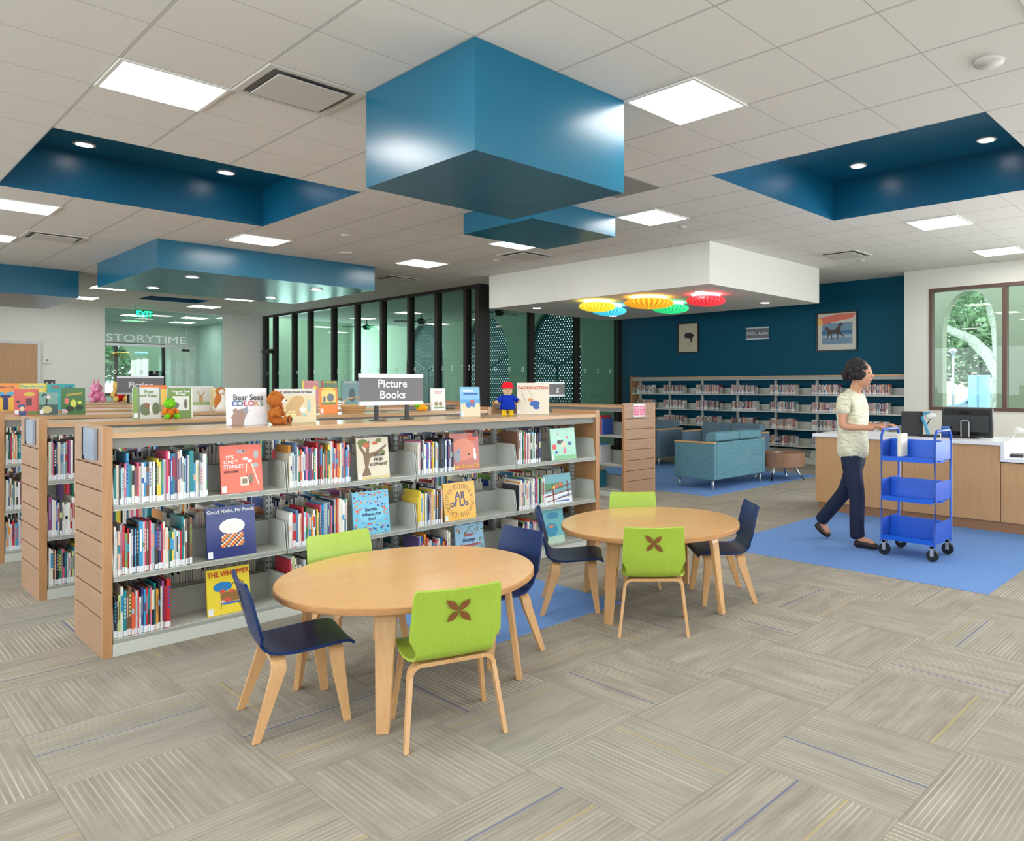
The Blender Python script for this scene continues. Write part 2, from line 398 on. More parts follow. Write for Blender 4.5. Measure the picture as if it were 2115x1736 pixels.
# window_1 : bronze framed window behind the desk
w1 = empty('window_1', (12.30, 3.4, WZ0)); w1['kind'] = 'structure'
def fr(name, a, m=BROWNF, par=w1, off=(12.30, 3.4, WZ0)):
    mb = MB(); mb.box(a[0]-off[0], a[1]-off[0], a[2]-off[1], a[3]-off[1], a[4]-off[2], a[5]-off[2]); return build(name, mb, m, par)
F = 0.055
fr('frame', (12.285, 12.40, WV0, WV1, WZ0, WZ0+F)); fr('frame', (12.285, 12.40, WV0, WV1, WZ1-F, WZ1))
fr('frame', (12.285, 12.40, WV1-F, WV1, WZ0+F, WZ1-F)); fr('frame', (12.285, 12.40, WV0, WV0+F, WZ0+F, WZ1-F))
fr('mullion', (12.285, 12.40, 3.325, 3.395, WZ0+F, WZ1-F))
fr('pane', (12.345, 12.349, 3.395, WV1-F, WZ0+F, WZ1-F), GLASSW); fr('pane', (12.345, 12.349, WV0+F, 3.325, WZ0+F, WZ1-F), GLASSW)

mb = MB()
for k in range(7): mb.box(12.30, 12.40, -6.2+k*1.24, -6.14+k*1.24, WZ0, WZ1)
struct('window_8', mb, BROWNF)
# window_2 : long glass partition along v and its short return along u
w2 = empty('window_2', (GW, 16.8, 0)); w2['kind'] = 'structure'
vm = [21.80, 21.13, 19.94, 19.0, 17.72, 16.55, 15.38, 14.24, 13.2, 12.19]
off = (GW, 16.8, 0)
prev = None
for i, v in enumerate(vm):
    wd = 0.10 if i else 0.16
    fr('mullion', (GW-0.04, GW+0.08, v-wd/2, v+wd/2, 0, H), BRONZE, w2, off)
fr('mullion', (GW-0.06, GW+0.12, GV1-0.10, GV1+0.02, 0, H), BRONZE, w2, off)
fr('frame', (GW-0.03, GW+0.07, GV1, 21.9, 0, 0.1), BRONZE, w2, off); fr('frame', (GW-0.03, GW+0.07, GV1, 21.9, H-0.06, H), BRONZE, w2, off)
vs = sorted(vm+[GV1])
for a, b in zip(vs, vs[1:]): fr('pane', (GW+0.02, GW+0.03, a+0.05, b-0.05, 0.1, H-0.06), GLASSG, w2, off)
w3 = empty('window_3', (10.4, GV1, 0)); w3['kind'] = 'structure'; off = (10.4, GV1, 0)
for u, wd in ((8.62, 0.1), (9.74, 0.1), (11.01, 0.1), (12.33, 0.14)):
    fr('mullion', (u-wd/2, u+wd/2, GV1-0.05, GV1+0.08, 0, H), BRONZE, w3, off)
for a, b in ((8.67, 9.69), (9.79, 10.96), (11.06, 12.27)): fr('pane', (a, b, GV1+0.01, GV1+0.02, 0.1, H-0.06), GLASSG, w3, off)
fr('frame', (8.5, 12.4, GV1-0.04, GV1+0.06, 0, 0.1), BRONZE, w3, off); fr('frame', (8.5, 12.4, GV1-0.04, GV1+0.06, H-0.06, H), BRONZE, w3, off)
# X O frieze on the glass
FROST = mat('frosted_vinyl', (225, 232, 230), 0.6)
def xo(mb, c, ax, kind, s=0.035):
    # ax 0: glass runs along u, ax 1: along v
    def P(a, z, d): return (c[0]+a, c[1]+d, c[2]+z) if ax == 0 else (c[0]+d, c[1]+a, c[2]+z)
    if kind:
        for q in (1, -1):
            mb.poly([P(-s, -s*1.3*q, 0), P(-s*0.6, -s*1.3*q, 0), P(s, s*1.3*q, 0), P(s*0.6, s*1.3*q, 0)])
    else:
        N = 12
        for k in range(N):
            a, b = 2*PI*k/N, 2*PI*(k+1)/N
            mb.poly([P(s*math.cos(a), s*1.35*math.sin(a), 0), P(s*math.cos(b), s*1.35*math.sin(b), 0), P(s*.6*math.cos(b), s*.8*math.sin(b), 0), P(s*.6*math.cos(a), s*.8*math.sin(a), 0)])
mb = MB(); k = 0
for a, b in zip(vs, vs[1:]):
    nn = 3 if b-a > 0.8 else 3
    for i in range(nn):
        xo(mb, (GW+0.012-GW, a+(b-a)*(i+0.5)/nn-16.8, 1.835), 1, k % 2); k += 1
build('frosted_mark', mb, FROST, w2)
mb = MB(); k = 0
for a, b in ((8.67, 9.69), (9.79, 10.96), (11.06, 12.27)):
    for i in range(3): xo(mb, (a+(b-a)*(i+0.5)/3-10.4, 0.003, 1.81), 0, k % 2); k += 1
build('frosted_mark', mb, FROST, w3)
# glass door in the partition
dr = empty('door_2', (GW-0.02, 21.45, 0)); dr['kind'] = 'structure'
build('door_frame', MB().box(-0.03, 0.03, -0.30, -0.24, 0, 2.45).box(-0.03, 0.03, 0.24, 0.30, 0, 2.45).box(-0.03, 0.03, -0.30, 0.30, 2.38, 2.50), mat('door_bronze_grey', (58, 58, 56), 0.5), dr)
build('door_closer', MB().box(-0.10, -0.03, -0.2, 0.28, 2.40, 2.46), BLACK, dr)

# side room behind the glass: arcade with lattice screens
SIDEW = mat('side_room_plaster', (196, 202, 186), 0.8)
CZ = 4.0
struct('ceiling_2', MB().box(GW+0.1, 13.2, GV1+0.1, 26, CZ, CZ+0.1), mat('side_room_ceiling', (190, 200, 190), 0.8))
struct('wall_side_end', MB().box(GW+0.1, 13.2, 25.9, 26, 0, CZ), SIDEW)
struct('wall_side_header', MB().box(GW+0.1, 12.7, GV1+0.05, GV1+0.10, H+0.01, CZ).box(GW, GW+0.1, GV1, 22, H+0.01, CZ), SIDEW)
def arch_pts(c, w, z0, zs, za, n=10):
    # pointed arch outline (half width w/2, springing zs, apex za), from bottom left over the top to bottom right
    hw = w/2; hgt = za-zs; L = [(c-hw, z0)]
    for i in range(n+1):
        t = i/n; L.append((c-hw*math.cos(t*PI/2)**0.85 if t < 1 else c, zs+hgt*math.sin(t*PI/2)*0.94+hgt*0.06*t))
    R = [(2*c-x, z) for x, z in reversed(L[:-1])]
    return L+R
def arch_wall(v0, v1, z0, z1, arches, ax, p0, p1, m, name):
    # wall slab with arched openings; ax=0 slab thickness along u
    mb = MB()
    def put(poly):
        pts = poly
        if ax == 0: mb.prism([(a, b) for a, b in pts], 0, p0, p1)
        else: mb.prism([(a, b) for a, b in pts], 1, p0, p1)
    edge = v0
    for c, w, a0, zs, za in sorted(arches):
        put([(edge, z0), (c-w/2, z0), (c-w/2, z1), (edge, z1)])
        A = arch_pts(c, w, a0, zs, za)
        if a0 > z0: put([(c-w/2, z0), (c+w/2, z0), (c+w/2, a0), (c-w/2, a0)])
        for (x0, q0), (x1, q1) in zip(A[1:-2], A[2:-1]): put([(x0, q0), (x1, q1), (x1, z1), (x0, z1)])
        edge = c+w/2
    put([(edge, z0), (v1, z0), (v1, z1), (edge, z1)])
    return struct(name, mb, m)
ARC = [(14.72, 2.15, 0.25, 2.10, 3.50), (17.7, 2.15, 0.25, 2.10, 3.50), (20.9, 2.15, 0.25, 2.10, 3.50)]
arch_wall(GV1+0.2, 26, 0, CZ, ARC, 0, 12.90, 13.15, SIDEW, 'wall_arcade')
TEALF = mat('teal_lattice_paint', (18, 92, 100), 0.5)
def lattice(c, w, z0, zs, za, x):
    A = arch_pts(c, w, z0, zs, za)
    def inside(p):
        a, b = p
        if b < z0: return False
        for (x0, q0), (x1, q1) in zip(A, A[1:]):
            if min(x0, x1) <= a <= max(x0, x1) and abs(x1-x0) > 1e-6:
                top = q0+(q1-q0)*(a-x0)/(x1-x0); return b <= top
        return False
    root = empty('lattice_screen', (x, c, z0)); mb = MB()
    def bar(p, q, t):
        d = Vector((q[0]-p[0], q[1]-p[1])); L = d.length
        if L < 0.01: return
        nn = Vector((-d.y, d.x))/L*t/2
        P = [(p[0]+nn.x-c, p[1]+nn.y-z0), (q[0]+nn.x-c, q[1]+nn.y-z0), (q[0]-nn.x-c, q[1]-nn.y-z0), (p[0]-nn.x-c, p[1]-nn.y-z0)]
        mb.prism(P, 0, -0.012, 0.012)
    pitch = 0.135
    for sgn in (1, -1):
        for off_ in (0.0, 0.042):
            k = -60
            while k < 60:
                b0 = k*pitch+off_; k += 1
                run = None; steps = 60
                for i in range(steps+1):
                    a = c-w/2+w*i/steps; b = z0+b0+sgn*(a-c)*1.35; ok = inside((a, b))
                    if ok and run is None: run = (a, b)
                    if (not ok or i == steps) and run is not None:
                        bar(run, (a, b), 0.014); run = None
    # small crossing loops that make the vesica pattern
    o = build('lattice', mb, TEALF, root)
    m2 = MB()
    def bar2(p, q, t):
        d = Vector((q[0]-p[0], q[1]-p[1])); L = d.length; nn = Vector((-d.y, d.x))/L*t/2
        m2.prism([(p[0]+nn.x-c, p[1]+nn.y-z0), (q[0]+nn.x-c, q[1]+nn.y-z0), (q[0]-nn.x-c, q[1]-nn.y-z0), (p[0]-nn.x-c, p[1]-nn.y-z0)], 0, -0.025, 0.025)
    for p, q in zip(A, A[1:]): bar2(p, q, 0.09)
    bar2((c, z0), (c, 2.0), 0.05); bar2((c, 2.0), (c-w/2, 2.42), 0.05); bar2((c, 2.0), (c+w/2, 2.42), 0.05)
    build('screen_frame', m2, TEALF, root)
    return root
for (c, w, a0, zs, za), lb in zip(ARC, ('teal lattice screen filling the right-hand pointed arch behind the glass', 'teal lattice screen in the middle pointed arch, left of the white ceiling box',
        'teal lattice screen in the farthest pointed arch, behind the picture books sign')):
    tag(lattice(c, w-0.02, a0, zs, za, 13.02), lb, 'screen', 'lattice screens in the arches')
# ceiling fans of the side room
def fan(u, v, z, label):
    r = empty('ceiling_fan', (u, v, z))
    build('rod', MB().cyl((0,0,0), 0.015, 0.05, CZ-z), BLACK, r)
    build('motor', MB().lathe([(0.0,-0.08),(0.07,-0.08),(0.12,-0.02),(0.10,0.05),(0.02,0.08)], (0,0,0), 20), BLACK, r)
    for k in range(3):
        a = 2*PI*k/3+0.3; mb = MB(); mb.box(0.1, 0.68, -0.055, 0.055, -0.006, 0.006)
        build('blade', mb, mat('fan_blade', (60, 70, 66), 0.6), r, rot=(0.15, 0, a))
    tag(r, label, 'ceiling fan', 'ceiling fans behind the glass partition')
fan(10.7, 17.5, 3.2, 'dark ceiling fan behind the glass, left of the thick dark post')
fan(10.9, 14.4, 3.25, 'dark ceiling fan behind the glass, just under the white ceiling box')
fan(10.7, 20.4, 3.2, 'dark ceiling fan farthest off behind the glass partition')
# story room behind the back wall
struct('ceiling_3', MB().box(3.4, GW+0.0, BV+0.14, 27.2, H-0.02, H+0.1), mat('story_ceiling', (206, 214, 208), 0.85))
struct('wall_story_left', MB().box(3.3, 3.4, BV+0.1, 27.2, 0, H), WALLM)
struct('wall_story_right', MB().box(GW-0.08, GW+0.02, BV+0.1, 27.2, 0, H), mat('story_wall_paint', (214, 226, 220), 0.7))
X0, X1, Y0, Y1 = 5.75, 7.45, 1.2, 2.80
struct('wall_story_back', MB().box(3.4, X0, 27.0, 27.14, 0, H).box(X1, GW, 27.0, 27.14, 0, H).box(X0, X1, 27.0, 27.14, 0, Y0).box(X0, X1, 27.0, 27.14, Y1, H), WALLM)
w5 = empty('window_5', (6.6, 27.0, Y0)); w5['kind'] = 'structure'; off = (6.6, 27.0, Y0)
fr('frame', (X0, X0+0.07, 26.97, 27.08, Y0, Y1), BRONZE, w5, off); fr('frame', (X1-0.07, X1, 26.97, 27.08, Y0, Y1), BRONZE, w5, off)
fr('frame', (X0, X1, 26.97, 27.08, Y1-0.07, Y1), BRONZE, w5, off); fr('frame', (X0, X1, 26.97, 27.08, Y0, Y0+0.07), BRONZE, w5, off)
fr('mullion', (6.13, 6.22, 26.97, 27.08, Y0, Y1), BRONZE, w5, off); fr('pane', (X0, X1, 27.02, 27.03, Y0, Y1), GLASSW, w5, off)
# storytime glass front
w4 = empty('window_4', (6.1, BV, 0)); w4['kind'] = 'structure'; off = (6.1, BV, 0)
fr('pane', (S0, 6.55, BV+0.05, BV+0.062, 0.02, H-0.04), GLASSC, w4, off); fr('pane', (6.56, S1, BV+0.05, BV+0.062, 0.02, H-0.04), GLASSC, w4, off)
build('header_bar', MB().box(-1.3, 0.62, -0.06, -0.02, 2.47, 2.53), SILVER, w4)
build('bracket', MB().box(0.33, 0.50, -0.05, 0.0, 2.38, 2.44), BLACK, w4)
text('storytime_lettering', 'STORYTIME', 0.27, mat('white_vinyl', (235, 240, 238), 0.5), w4, (-0.42, 0.035, 2.66), ext=0.002, sx=1.22)
mb = MB()
for i in range(7): xo(mb, (5.0+i*0.28-6.1, 0.04, 1.83), 0, i % 2, 0.04)
build('frosted_mark', mb, FROST, w4)
# oak door and fittings on the back wall
d1 = empty('door_1', (3.0, BV, 0)); d1['kind'] = 'structure'
build('door_leaf', MB().box(-0.55, 0.52, -0.03, 0.0, 0.01, 2.44), DOORW, d1)
build('door_frame', MB().box(0.52, 0.58, -0.045, 0, 0, 2.50).box(-0.61, -0.55, -0.045, 0, 0, 2.50).box(-0.55, 0.52, -0.045, 0, 2.44, 2.50), mat('door_frame_grey', (205, 208, 208), 0.5), d1)
t = tag(empty('thermostat', (3.69, BV-0.001, 2.0)), 'small white thermostat on the back wall right of the oak door', 'thermostat')
build('case', MB().box(-0.07, 0.07, -0.03, 0, 0, 0.14), WHITE, t, bevel=0.01); build('dial', MB().ell((0, -0.032, 0.07), (0.03, 0.006, 0.03)), mat('dial_grey', (150, 150, 150), 0.5), t)
t = tag(empty('restroom_sign', (3.74, BV-0.001, 1.36)), 'small dark restroom sign with white figures on the back wall', 'sign')
build('plate', MB().box(-0.1, 0.1, -0.012, 0, 0, 0.26), mat('sign_plum', (78, 66, 80), 0.5), t)
mb = MB()
for x in (-0.045, 0.045):
    mb.ell((x, -0.014, 0.20), (0.014, 0.002, 0.014)); mb.prism([(x-0.02, 0.18), (x+0.02, 0.18), (x+0.028, 0.10), (x+0.012, 0.04), (x-0.012, 0.04), (x-0.028, 0.10)], 1, -0.0145, -0.012)
build('figure', mb, LABEL, t)

# ================= CEILING FIXTURES =================
PANEL = emi('light_panel', (255, 252, 246), TROFFER)
def troffer(first=[None]):
    r = empty('ceiling_light', (0, 0, H))
    build('housing', MB().box(0.0, 0.61, 0.0, 0.022, -0.012, -0.001).box(0.0, 0.61, 0.588, 0.61, -0.012, -0.001).box(0.0, 0.022, 0.022, 0.588, -0.012, -0.001).box(0.588, 0.61, 0.022, 0.588, -0.012, -0.001), WHITE, r)
    build('diffuser', MB().box(0.022, 0.588, 0.022, 0.588, -0.009, -0.002), PANEL, r)
    return r
t0 = troffer(); used = False
LT = [(0,1,'square ceiling light panel at upper left, biggest of all the ceiling lights'), (4,-3,'square ceiling light panel touching the right corner of the big blue box'),
 (8,1,'square ceiling light touching the second blue box, above the white ceiling box'), (8,5,'square ceiling light just below the second blue box'),
 (8,9,'square ceiling light between the wide blue box and the white box'), (4,9,'square ceiling light between the left blue recess and the wide blue box'),
 (0,9,'square ceiling light below the left end of the left blue recess'), (0,13,'square ceiling light cut by the left edge of the view, lowest at that edge'),
 (4,21,'square ceiling light farther off, just under the left corner of the wide blue box'), (4,25,'small far ceiling light right of the cut-off blue box'),
 (8,21,'far ceiling light just below the wide blue box, above the grey vents'), (8,25,'farthest ceiling light, in front of the storytime glass'),
 (12,-3,'square ceiling light below the right blue recess'), (16,-3,'square ceiling light near the right edge above the window'),
 (4,1,None),(0,-3,None),(0,-7,None),(4,-7,None),(-4,1,None),(-4,5,None),(-4,-3,None),(8,-8,None),(12,-7,None),(-4,9,None),(-4,13,None),(16,-7,None),(4,-11,None),(0,-11,None),(0,24,None)]
OUT = {(4,1):'square ceiling light hidden behind the big blue box',(0,24):'far ceiling light behind the cut-off blue box'}
for i, j, lb in LT:
    r = t0 if not used else copy_tree(t0); used = True
    r.location = (GU(i), GV(j), H)
    tag(r, lb or OUT.get((i, j), 'square ceiling light panel behind the camera'), 'ceiling light', 'square light panels in the tiled ceiling')
# light panels of the rooms behind glass; hidden and side-room ones added as fill
for u, v, z, lb in ((5.6, 23.6, H-0.02, 'light panel in the storytime room, left one'), (6.9, 23.2, H-0.02, 'light panel in the storytime room, above the exit sign'), (7.2, 25.2, H-0.02, 'light panel in the storytime room, right one'), (4.2, 22.6, H-0.02, 'light panel added to brighten the storytime room, hidden left front one'), (4.2, 25.4, H-0.02, 'light panel added to brighten the storytime room, hidden left rear one'), (7.6, 22.5, H-0.02, 'light panel added to brighten the storytime room, hidden right front one')):
    r = copy_tree(t0); r.location = (u, v, z); tag(r, lb, 'ceiling light', 'light panels in the storytime room')
for k, v in enumerate((13.2, 15.6, 18.0, 20.4, 22.8, 25.0)):
    r = copy_tree(t0); r.location = (10.2, v, CZ); tag(r, 'light panel added to light the side room behind the glass, '+ordw(k+1)+' from the front', 'ceiling light', 'light panels added to light the side room')
DL = emi('downlight_lens', (255, 244, 240), DOWN)
dk = None
def downlight(u, v, z, label, group, rad=0.075):
    global dk
    if dk is None:
        dk = empty('downlight', (0, 0, 0))
        build('trim_ring', MB().lathe([(0.072, -0.001), (0.095, -0.001), (0.095, -0.008), (0.072, -0.010)], (0,0,0), 28, cap=False), mat('pink_white_ring', (236, 226, 228), 0.5), dk)
        build('lens', MB().cyl((0,0,0), 0.074, -0.008, -0.002, 28), DL, dk); r = dk
    else: r = copy_tree(dk)
    r.location = (u, v, z); tag(r, label, 'downlight', group)
g = 'round downlights in the left blue recess'
downlight(1.84, 9.18, 3.90, 'round downlight at the left end of the left blue recess', g); downlight(3.13, 9.16, 3.90, 'round downlight at the right end of the left blue recess', g)
downlight(1.84, 7.7, 3.90, 'round downlight out of sight in the near part of the left recess', g); downlight(3.13, 7.7, 3.90, 'round downlight out of sight in the near part of the left recess', g)
g = 'round downlights in the right blue recess'
downlight(7.49, 3.55, 3.88, 'round downlight in the right blue recess, left one', g); downlight(7.52, 2.22, 3.88, 'round downlight in the right blue recess, right one', g)
downlight(6.1, 3.5, 3.88, 'round downlight hidden in the near side of the right recess', g); downlight(6.1, 2.2, 3.88, 'round downlight hidden in the near side of the right recess', g)
g = 'downlights under the wide blue box'
for u, v, lb in ((3.65, 11.98, 'downlight under the wide blue box, nearest one'), (3.64, 13.76, 'downlight under the wide blue box, leftmost one'),
                 (5.42, 11.97, 'downlight under the wide blue box, rightmost one'), (5.39, 13.67, 'downlight under the wide blue box, farthest one')): downlight(u, v, 3.044, lb, g)
g = 'downlights under the white ceiling box'
for u, v, lb in ((8.40, 10.02, 'downlight under the white ceiling box, leftmost'), (8.49, 6.48, 'downlight under the white box beside the red lantern'),
                 (10.3, 6.52, 'downlight under the white ceiling box, rightmost'), (10.3, 10.0, 'downlight at the hidden rear of the white ceiling box')): downlight(u, v, 2.849, lb, g)
# vents
VD = mat('vent_shadow', (110, 108, 104), 0.8); VW = mat('vent_white', (205, 200, 193), 0.6)
v0_ = empty('ceiling_vent', (0, 0, H))
build('backing', MB().box(0.04, 0.57, 0.04, 0.57, -0.004, -0.001), VD, v0_)
build('frame', MB().box(0.0, 0.61, 0.0, 0.04, -0.014, -0.001).box(0.0, 0.61, 0.57, 0.61, -0.014, -0.001).box(0.0, 0.04, 0.04, 0.57, -0.014, -0.001).box(0.57, 0.61, 0.04, 0.57, -0.014, -0.001), VW, v0_)
build('center_plate', MB().box(0.085, 0.525, 0.085, 0.525, -0.026, -0.018).box(0.29, 0.31, 0.29, 0.31, -0.022, -0.004), VW, v0_)
first = True
for i, j, lb in ((1,0,'air vent beside the upper left light panel, largest vent'), (1,12,'air vent left of the wide blue box'), (9,6,'air vent just below the light under the second blue box'),
                 (9,12,'air vent between the wide blue box and the glass'), (14,0,'air vent right of the white ceiling box'), (9,20,'far vent near the glass partition, right one'), (7,20,'far vent near the glass partition, left one')):
    r = v0_ if first else copy_tree(v0_); first = False; r.location = (GU(i), GV(j), H); tag(r, lb, 'air vent', 'square air vents in the ceiling')
r = build('access_panel', MB().box(GU(6), GU(7), GV(0), GV(1), H-0.006, H-0.001), mat('grey_panel', (150, 146, 142), 0.7)); tag(r, 'flat grey panel in the ceiling beside the big blue box', 'ceiling panel')
for u, v, z, lb in ((4.65, 1.36, H, 'round white ceiling speaker at upper right'), (5.18, 10.48, H, 'round ceiling speaker left of the second blue box'), (4.56, 9.26, H, 'small smoke detector above the wide blue box'),
                    (7.02, 5.63, H, 'small sprinkler head beside the light above the white box'), (10.71, 5.02, H, 'small sprinkler head beside the right air vent'), (7.0, 9.29, H, 'small detector below the air vent')):
    r = empty('ceiling_disc', (u, v, z)); big = 'speaker' in lb
    build('cover', MB().lathe([(0.09 if big else 0.05, -0.001), (0.085 if big else 0.045, -0.02), (0.0, -0.026)], (0,0,0), 24), VW, r)
    tag(r, lb, 'ceiling fixture')
# coloured lanterns
def lantern(u, v, z, rad, col, label):
    r = empty('pendant_lantern', (u, v, z)); N = 28; mb = MB()
    prof = []
    for k in range(11):
        t = -PI/2+PI*k/10; prof.append((max(rad*math.cos(t), 0.02), 0.085*math.sin(t)))
    vs_ = []; fs = []; n = len(prof); seg = N*4
    for i in range(seg):
        a = 2*PI*i/seg; ww = 1-0.035*abs(math.cos(a*N/2))
        for rr, zz in prof: vs_.append((rr*ww*math.cos(a), rr*ww*math.sin(a), zz))
    for i in range(seg):
        j = (i+1) % seg
        for k in range(n-1): fs.append((i*n+k, j*n+k, j*n+k+1, i*n+k+1))
    mb.add(vs_, fs, 0, True)
    nm_ = 'lantern_'+str(col[0])+str(col[1])
    m = mat(nm_, col, 0.5); b = m.node_tree.nodes['Principled BSDF']
    b.inputs['Emission Color'].default_value = lin(col); b.inputs['Emission Strength'].default_value = 0.75; q = NT(m); xx = q.xyz(q.coord()); an = q.m('SINE', q.m('MULTIPLY', q.m('ARCTAN2', xx[1], xx[0]), 28.0)); cc = q.mix(q.rng(an, -1, 1, 0, 1), lin(tuple(int(w*0.72) for w in col)), lin(tuple(min(255, w+24) for w in col))); q.color(cc); q.nt.links.new(cc, b.inputs['Emission Color'])  # shading of the pleats painted as dark and light stripes
    build('shade', mb, m, r)
    build('bulb_ring', MB().lathe([(rad*0.62, 0.088), (rad*0.70, 0.088), (rad*0.70, 0.07), (rad*0.62, 0.07)], (0,0,0), 32), emi('glow_'+nm_, tuple(min(255, int(q*0.6+110)) for q in col), 16.0), r)
    build('cord', MB().cyl((0,0,0), 0.008, 0.08, 2.85-z, 8), WHITE, r)
    tag(r, label, 'lantern', 'round coloured lanterns under the white ceiling box')
lantern(8.34, 8.46, 2.755, 0.30, (255, 214, 40), 'yellow round pleated lantern, leftmost under the white ceiling box')
lantern(8.90, 8.74, 2.75, 0.30, (60, 200, 240), 'light blue round lantern behind the yellow one')
lantern(8.52, 7.50, 2.755, 0.39, (255, 160, 20), 'orange round pleated lantern, largest under the white box')
lantern(9.28, 7.70, 2.75, 0.31, (30, 214, 120), 'green round pleated lantern behind the orange one')
lantern(8.82, 6.62, 2.755, 0.30, (240, 40, 50), 'red round pleated lantern, rightmost under the white box')
# exit sign
r = empty('exit_sign', (5.5, 21.5, H))
build('bracket', MB().box(-0.18, 0.18, -0.04, 0.04, -0.06, -0.001), SILVER, r)
build('plate', MB().box(-0.19, 0.19, -0.006, 0.006, -0.30, -0.06), glassmat('exit_plate_glass', (200, 255, 225), 1), r)
text('exit_lettering', 'EXIT', 0.19, emi('exit_green', (30, 235, 150), 2.5), r, (0, -0.012, -0.18), ext=0.003, bold=0.006, sx=0.85)
tag(r, 'green glowing exit sign hanging from the ceiling before the storytime glass', 'exit sign')
# ================= BOOKCASES =================
PERF = mat('perforated_steel', (168, 172, 166), 0.5); n = NT(PERF)
q = n.xyz(n.coord())
fz = n.m('FRACT', n.m('MULTIPLY', q[2], 28.0)); fx = n.m('ABSOLUTE', n.m('SUBTRACT', n.m('ABSOLUTE', q[0]), 0.011))
hole = n.m('MULTIPLY', n.m('LESS_THAN', n.m('ABSOLUTE', n.m('SUBTRACT', fz, 0.5)), 0.22), n.m('LESS_THAN', fx, 0.0035))
n.color(n.mix(hole, lin((172, 176, 170)), lin((40, 42, 42))))
BAY = 0.914; DEP = 0.615; TOPZ = 1.213; PH = 1.246
def end_panel(sgn, parent, x, m=OAKP, grooves=(0.213, 0.351, 0.488, 0.626, 0.763, 0.90, 1.038), h=PH, dep=DEP):
    mb = MB(); a, b = (x-0.028, x) if sgn < 0 else (x, x+0.028)
    mb.box(a, b, 0, dep, 0, h, 0)
    fa, fb = (a-0.016, a) if sgn < 0 else (b, b+0.016)
    mb.box(fa, fb, 0, 0.018, 0, h, 1); mb.box(fa, fb, dep-0.018, dep, 0, h, 1)
    g = [0]+list(grooves)+[h]
    for i in range(len(g)-1):
        z0 = g[i]+(0.004 if i else 0); z1 = g[i+1]-(0.004 if i < len(g)-2 else 0)
        mb.box(fa, fb, 0.018, dep-0.018, z0, z1, 2)
    mb.box(min(fa, a)+0.012, max(fb, b)-0.012, 0.019, dep-0.019, 0.01, h-0.01, 3)
    return build('end_panel', mb, [OAKZ, OAKZ, m, GROOVE], parent)
def shelf_mesh(w, d, sgn):
    # sgn -1: open to -y, shelf occupies y 0..d ; brackets at both ends, low back plate
    mb = MB(); mb.box(0.004, w-0.004, 0, d, -0.022, 0, 0)
    mb.box(0.004, w-0.004, 0, 0.004, -0.026, 0.004, 0)
    for x in (0.004, w-0.010):
        mb.prism([(0.004, -0.02), (d, -0.02), (d, 0.175), (0.045, 0.175), (0.030, 0.168), (0.004, 0.01)], 0, x, x+0.004, 0)
        mb.box(x-0.002, x+0.006, 0.085, 0.10, 0.05, 0.125, 0)
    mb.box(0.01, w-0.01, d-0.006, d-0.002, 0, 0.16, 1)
    return mb
_sh = {}
def shelf(parent, x, y, z, w=BAY, d=0.268, back=False):
    key = (w, d)
    if key not in _sh:
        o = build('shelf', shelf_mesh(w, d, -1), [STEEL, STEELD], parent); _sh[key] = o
    else:
        o = _sh[key].copy(); COL.objects.link(o); o.parent = parent
    o.location = (x, y, z)
    if back: o.rotation_euler = (0, 0, PI); o.location = (x+w, y, z)
    return o
SHZ = (0.815, 0.43, 0.09)
def bookcase(u, v, nb, label, rz=0, plaque=True):
    r = empty('bookcase', (u, v, 0), rz); L = nb*BAY
    end_panel(-1, r, 0); end_panel(1, r, L)
    build('top_board', MB().box(0.001, L-0.001, 0.004, DEP-0.004, TOPZ-0.030, TOPZ), OAKU, r)
    build('top_rail', MB().box(0.001, L-0.001, 0.022, 0.04, TOPZ-0.085, TOPZ-0.031).box(0.001, L-0.001, DEP-0.04, DEP-0.022, TOPZ-0.085, TOPZ-0.031), mat('rail_shaded_steel', (128, 128, 122), 0.6), r)  # rail colour darkened for the shade under the top board
    build('base', MB().box(0.001, L-0.001, 0.0, DEP, 0, 0.066), STEEL, r)
    for i in range(nb+1):
        x = min(max(i*BAY, 0.02), L-0.02)
        o = build('upright', MB().box(-0.019, 0.019, -0.019, 0.019, 0.067, TOPZ-0.031), PERF, r, (x, DEP/2, 0))
    for i in range(nb):
        for z in SHZ:
            shelf(r, i*BAY, 0.002, z); shelf(r, i*BAY, DEP-0.002, z, back=True)
    if plaque:
        p = build('sign_holder', MB().box(-0.062, -0.046, 0.10, 0.335, 1.062, 1.235), mat('clear_acrylic_blue', (158, 172, 190), 0.12, spec=0.8), r)
        p['label'] = 'blue-grey acrylic sign holder'
        build('holder_clip', MB().box(-0.066, -0.045, 0.315, 0.34, 1.055, 1.08).box(-0.066, -0.045, 0.335, 0.345, 1.06, 1.237), DARK, p)
    tag(r, label, 'bookcase', 'low oak and steel double-sided bookcases')
    return r
RV = [4.828, 6.463, 8.098, 9.733, 11.368, 13.003, 14.638]
U0 = 1.09
lbs = ['oak-ended bookcase nearest the camera, with picture books sign on top', 'second oak-ended bookcase from the front, frog toy on its top',
 'third oak-ended bookcase back, with red and jungle picture books on top', 'fourth bookcase row, only its top edge and books showing',
 'fifth bookcase row back, only a strip of top visible', 'sixth bookcase row, carrying the fiction sign', 'farthest bookcase row, carrying the pink and yellow soft toys']
for k, v in enumerate(RV): bookcase(U0, v, 4 if k in (0, 1, 2) else 6, lbs[k], plaque=k < 3)
sb = bookcase(7.60, 6.62, 3, 'oak-ended bookcase at right angles, beside the teal sofas, pink notice on its end', rz=PI/2, plaque=False)
nt_ = empty('pink_notice', (7.27, 6.575, 1.06))
build('holder', MB().box(-0.115, 0.115, -0.008, 0, 0, 0.17), SILVER, nt_)
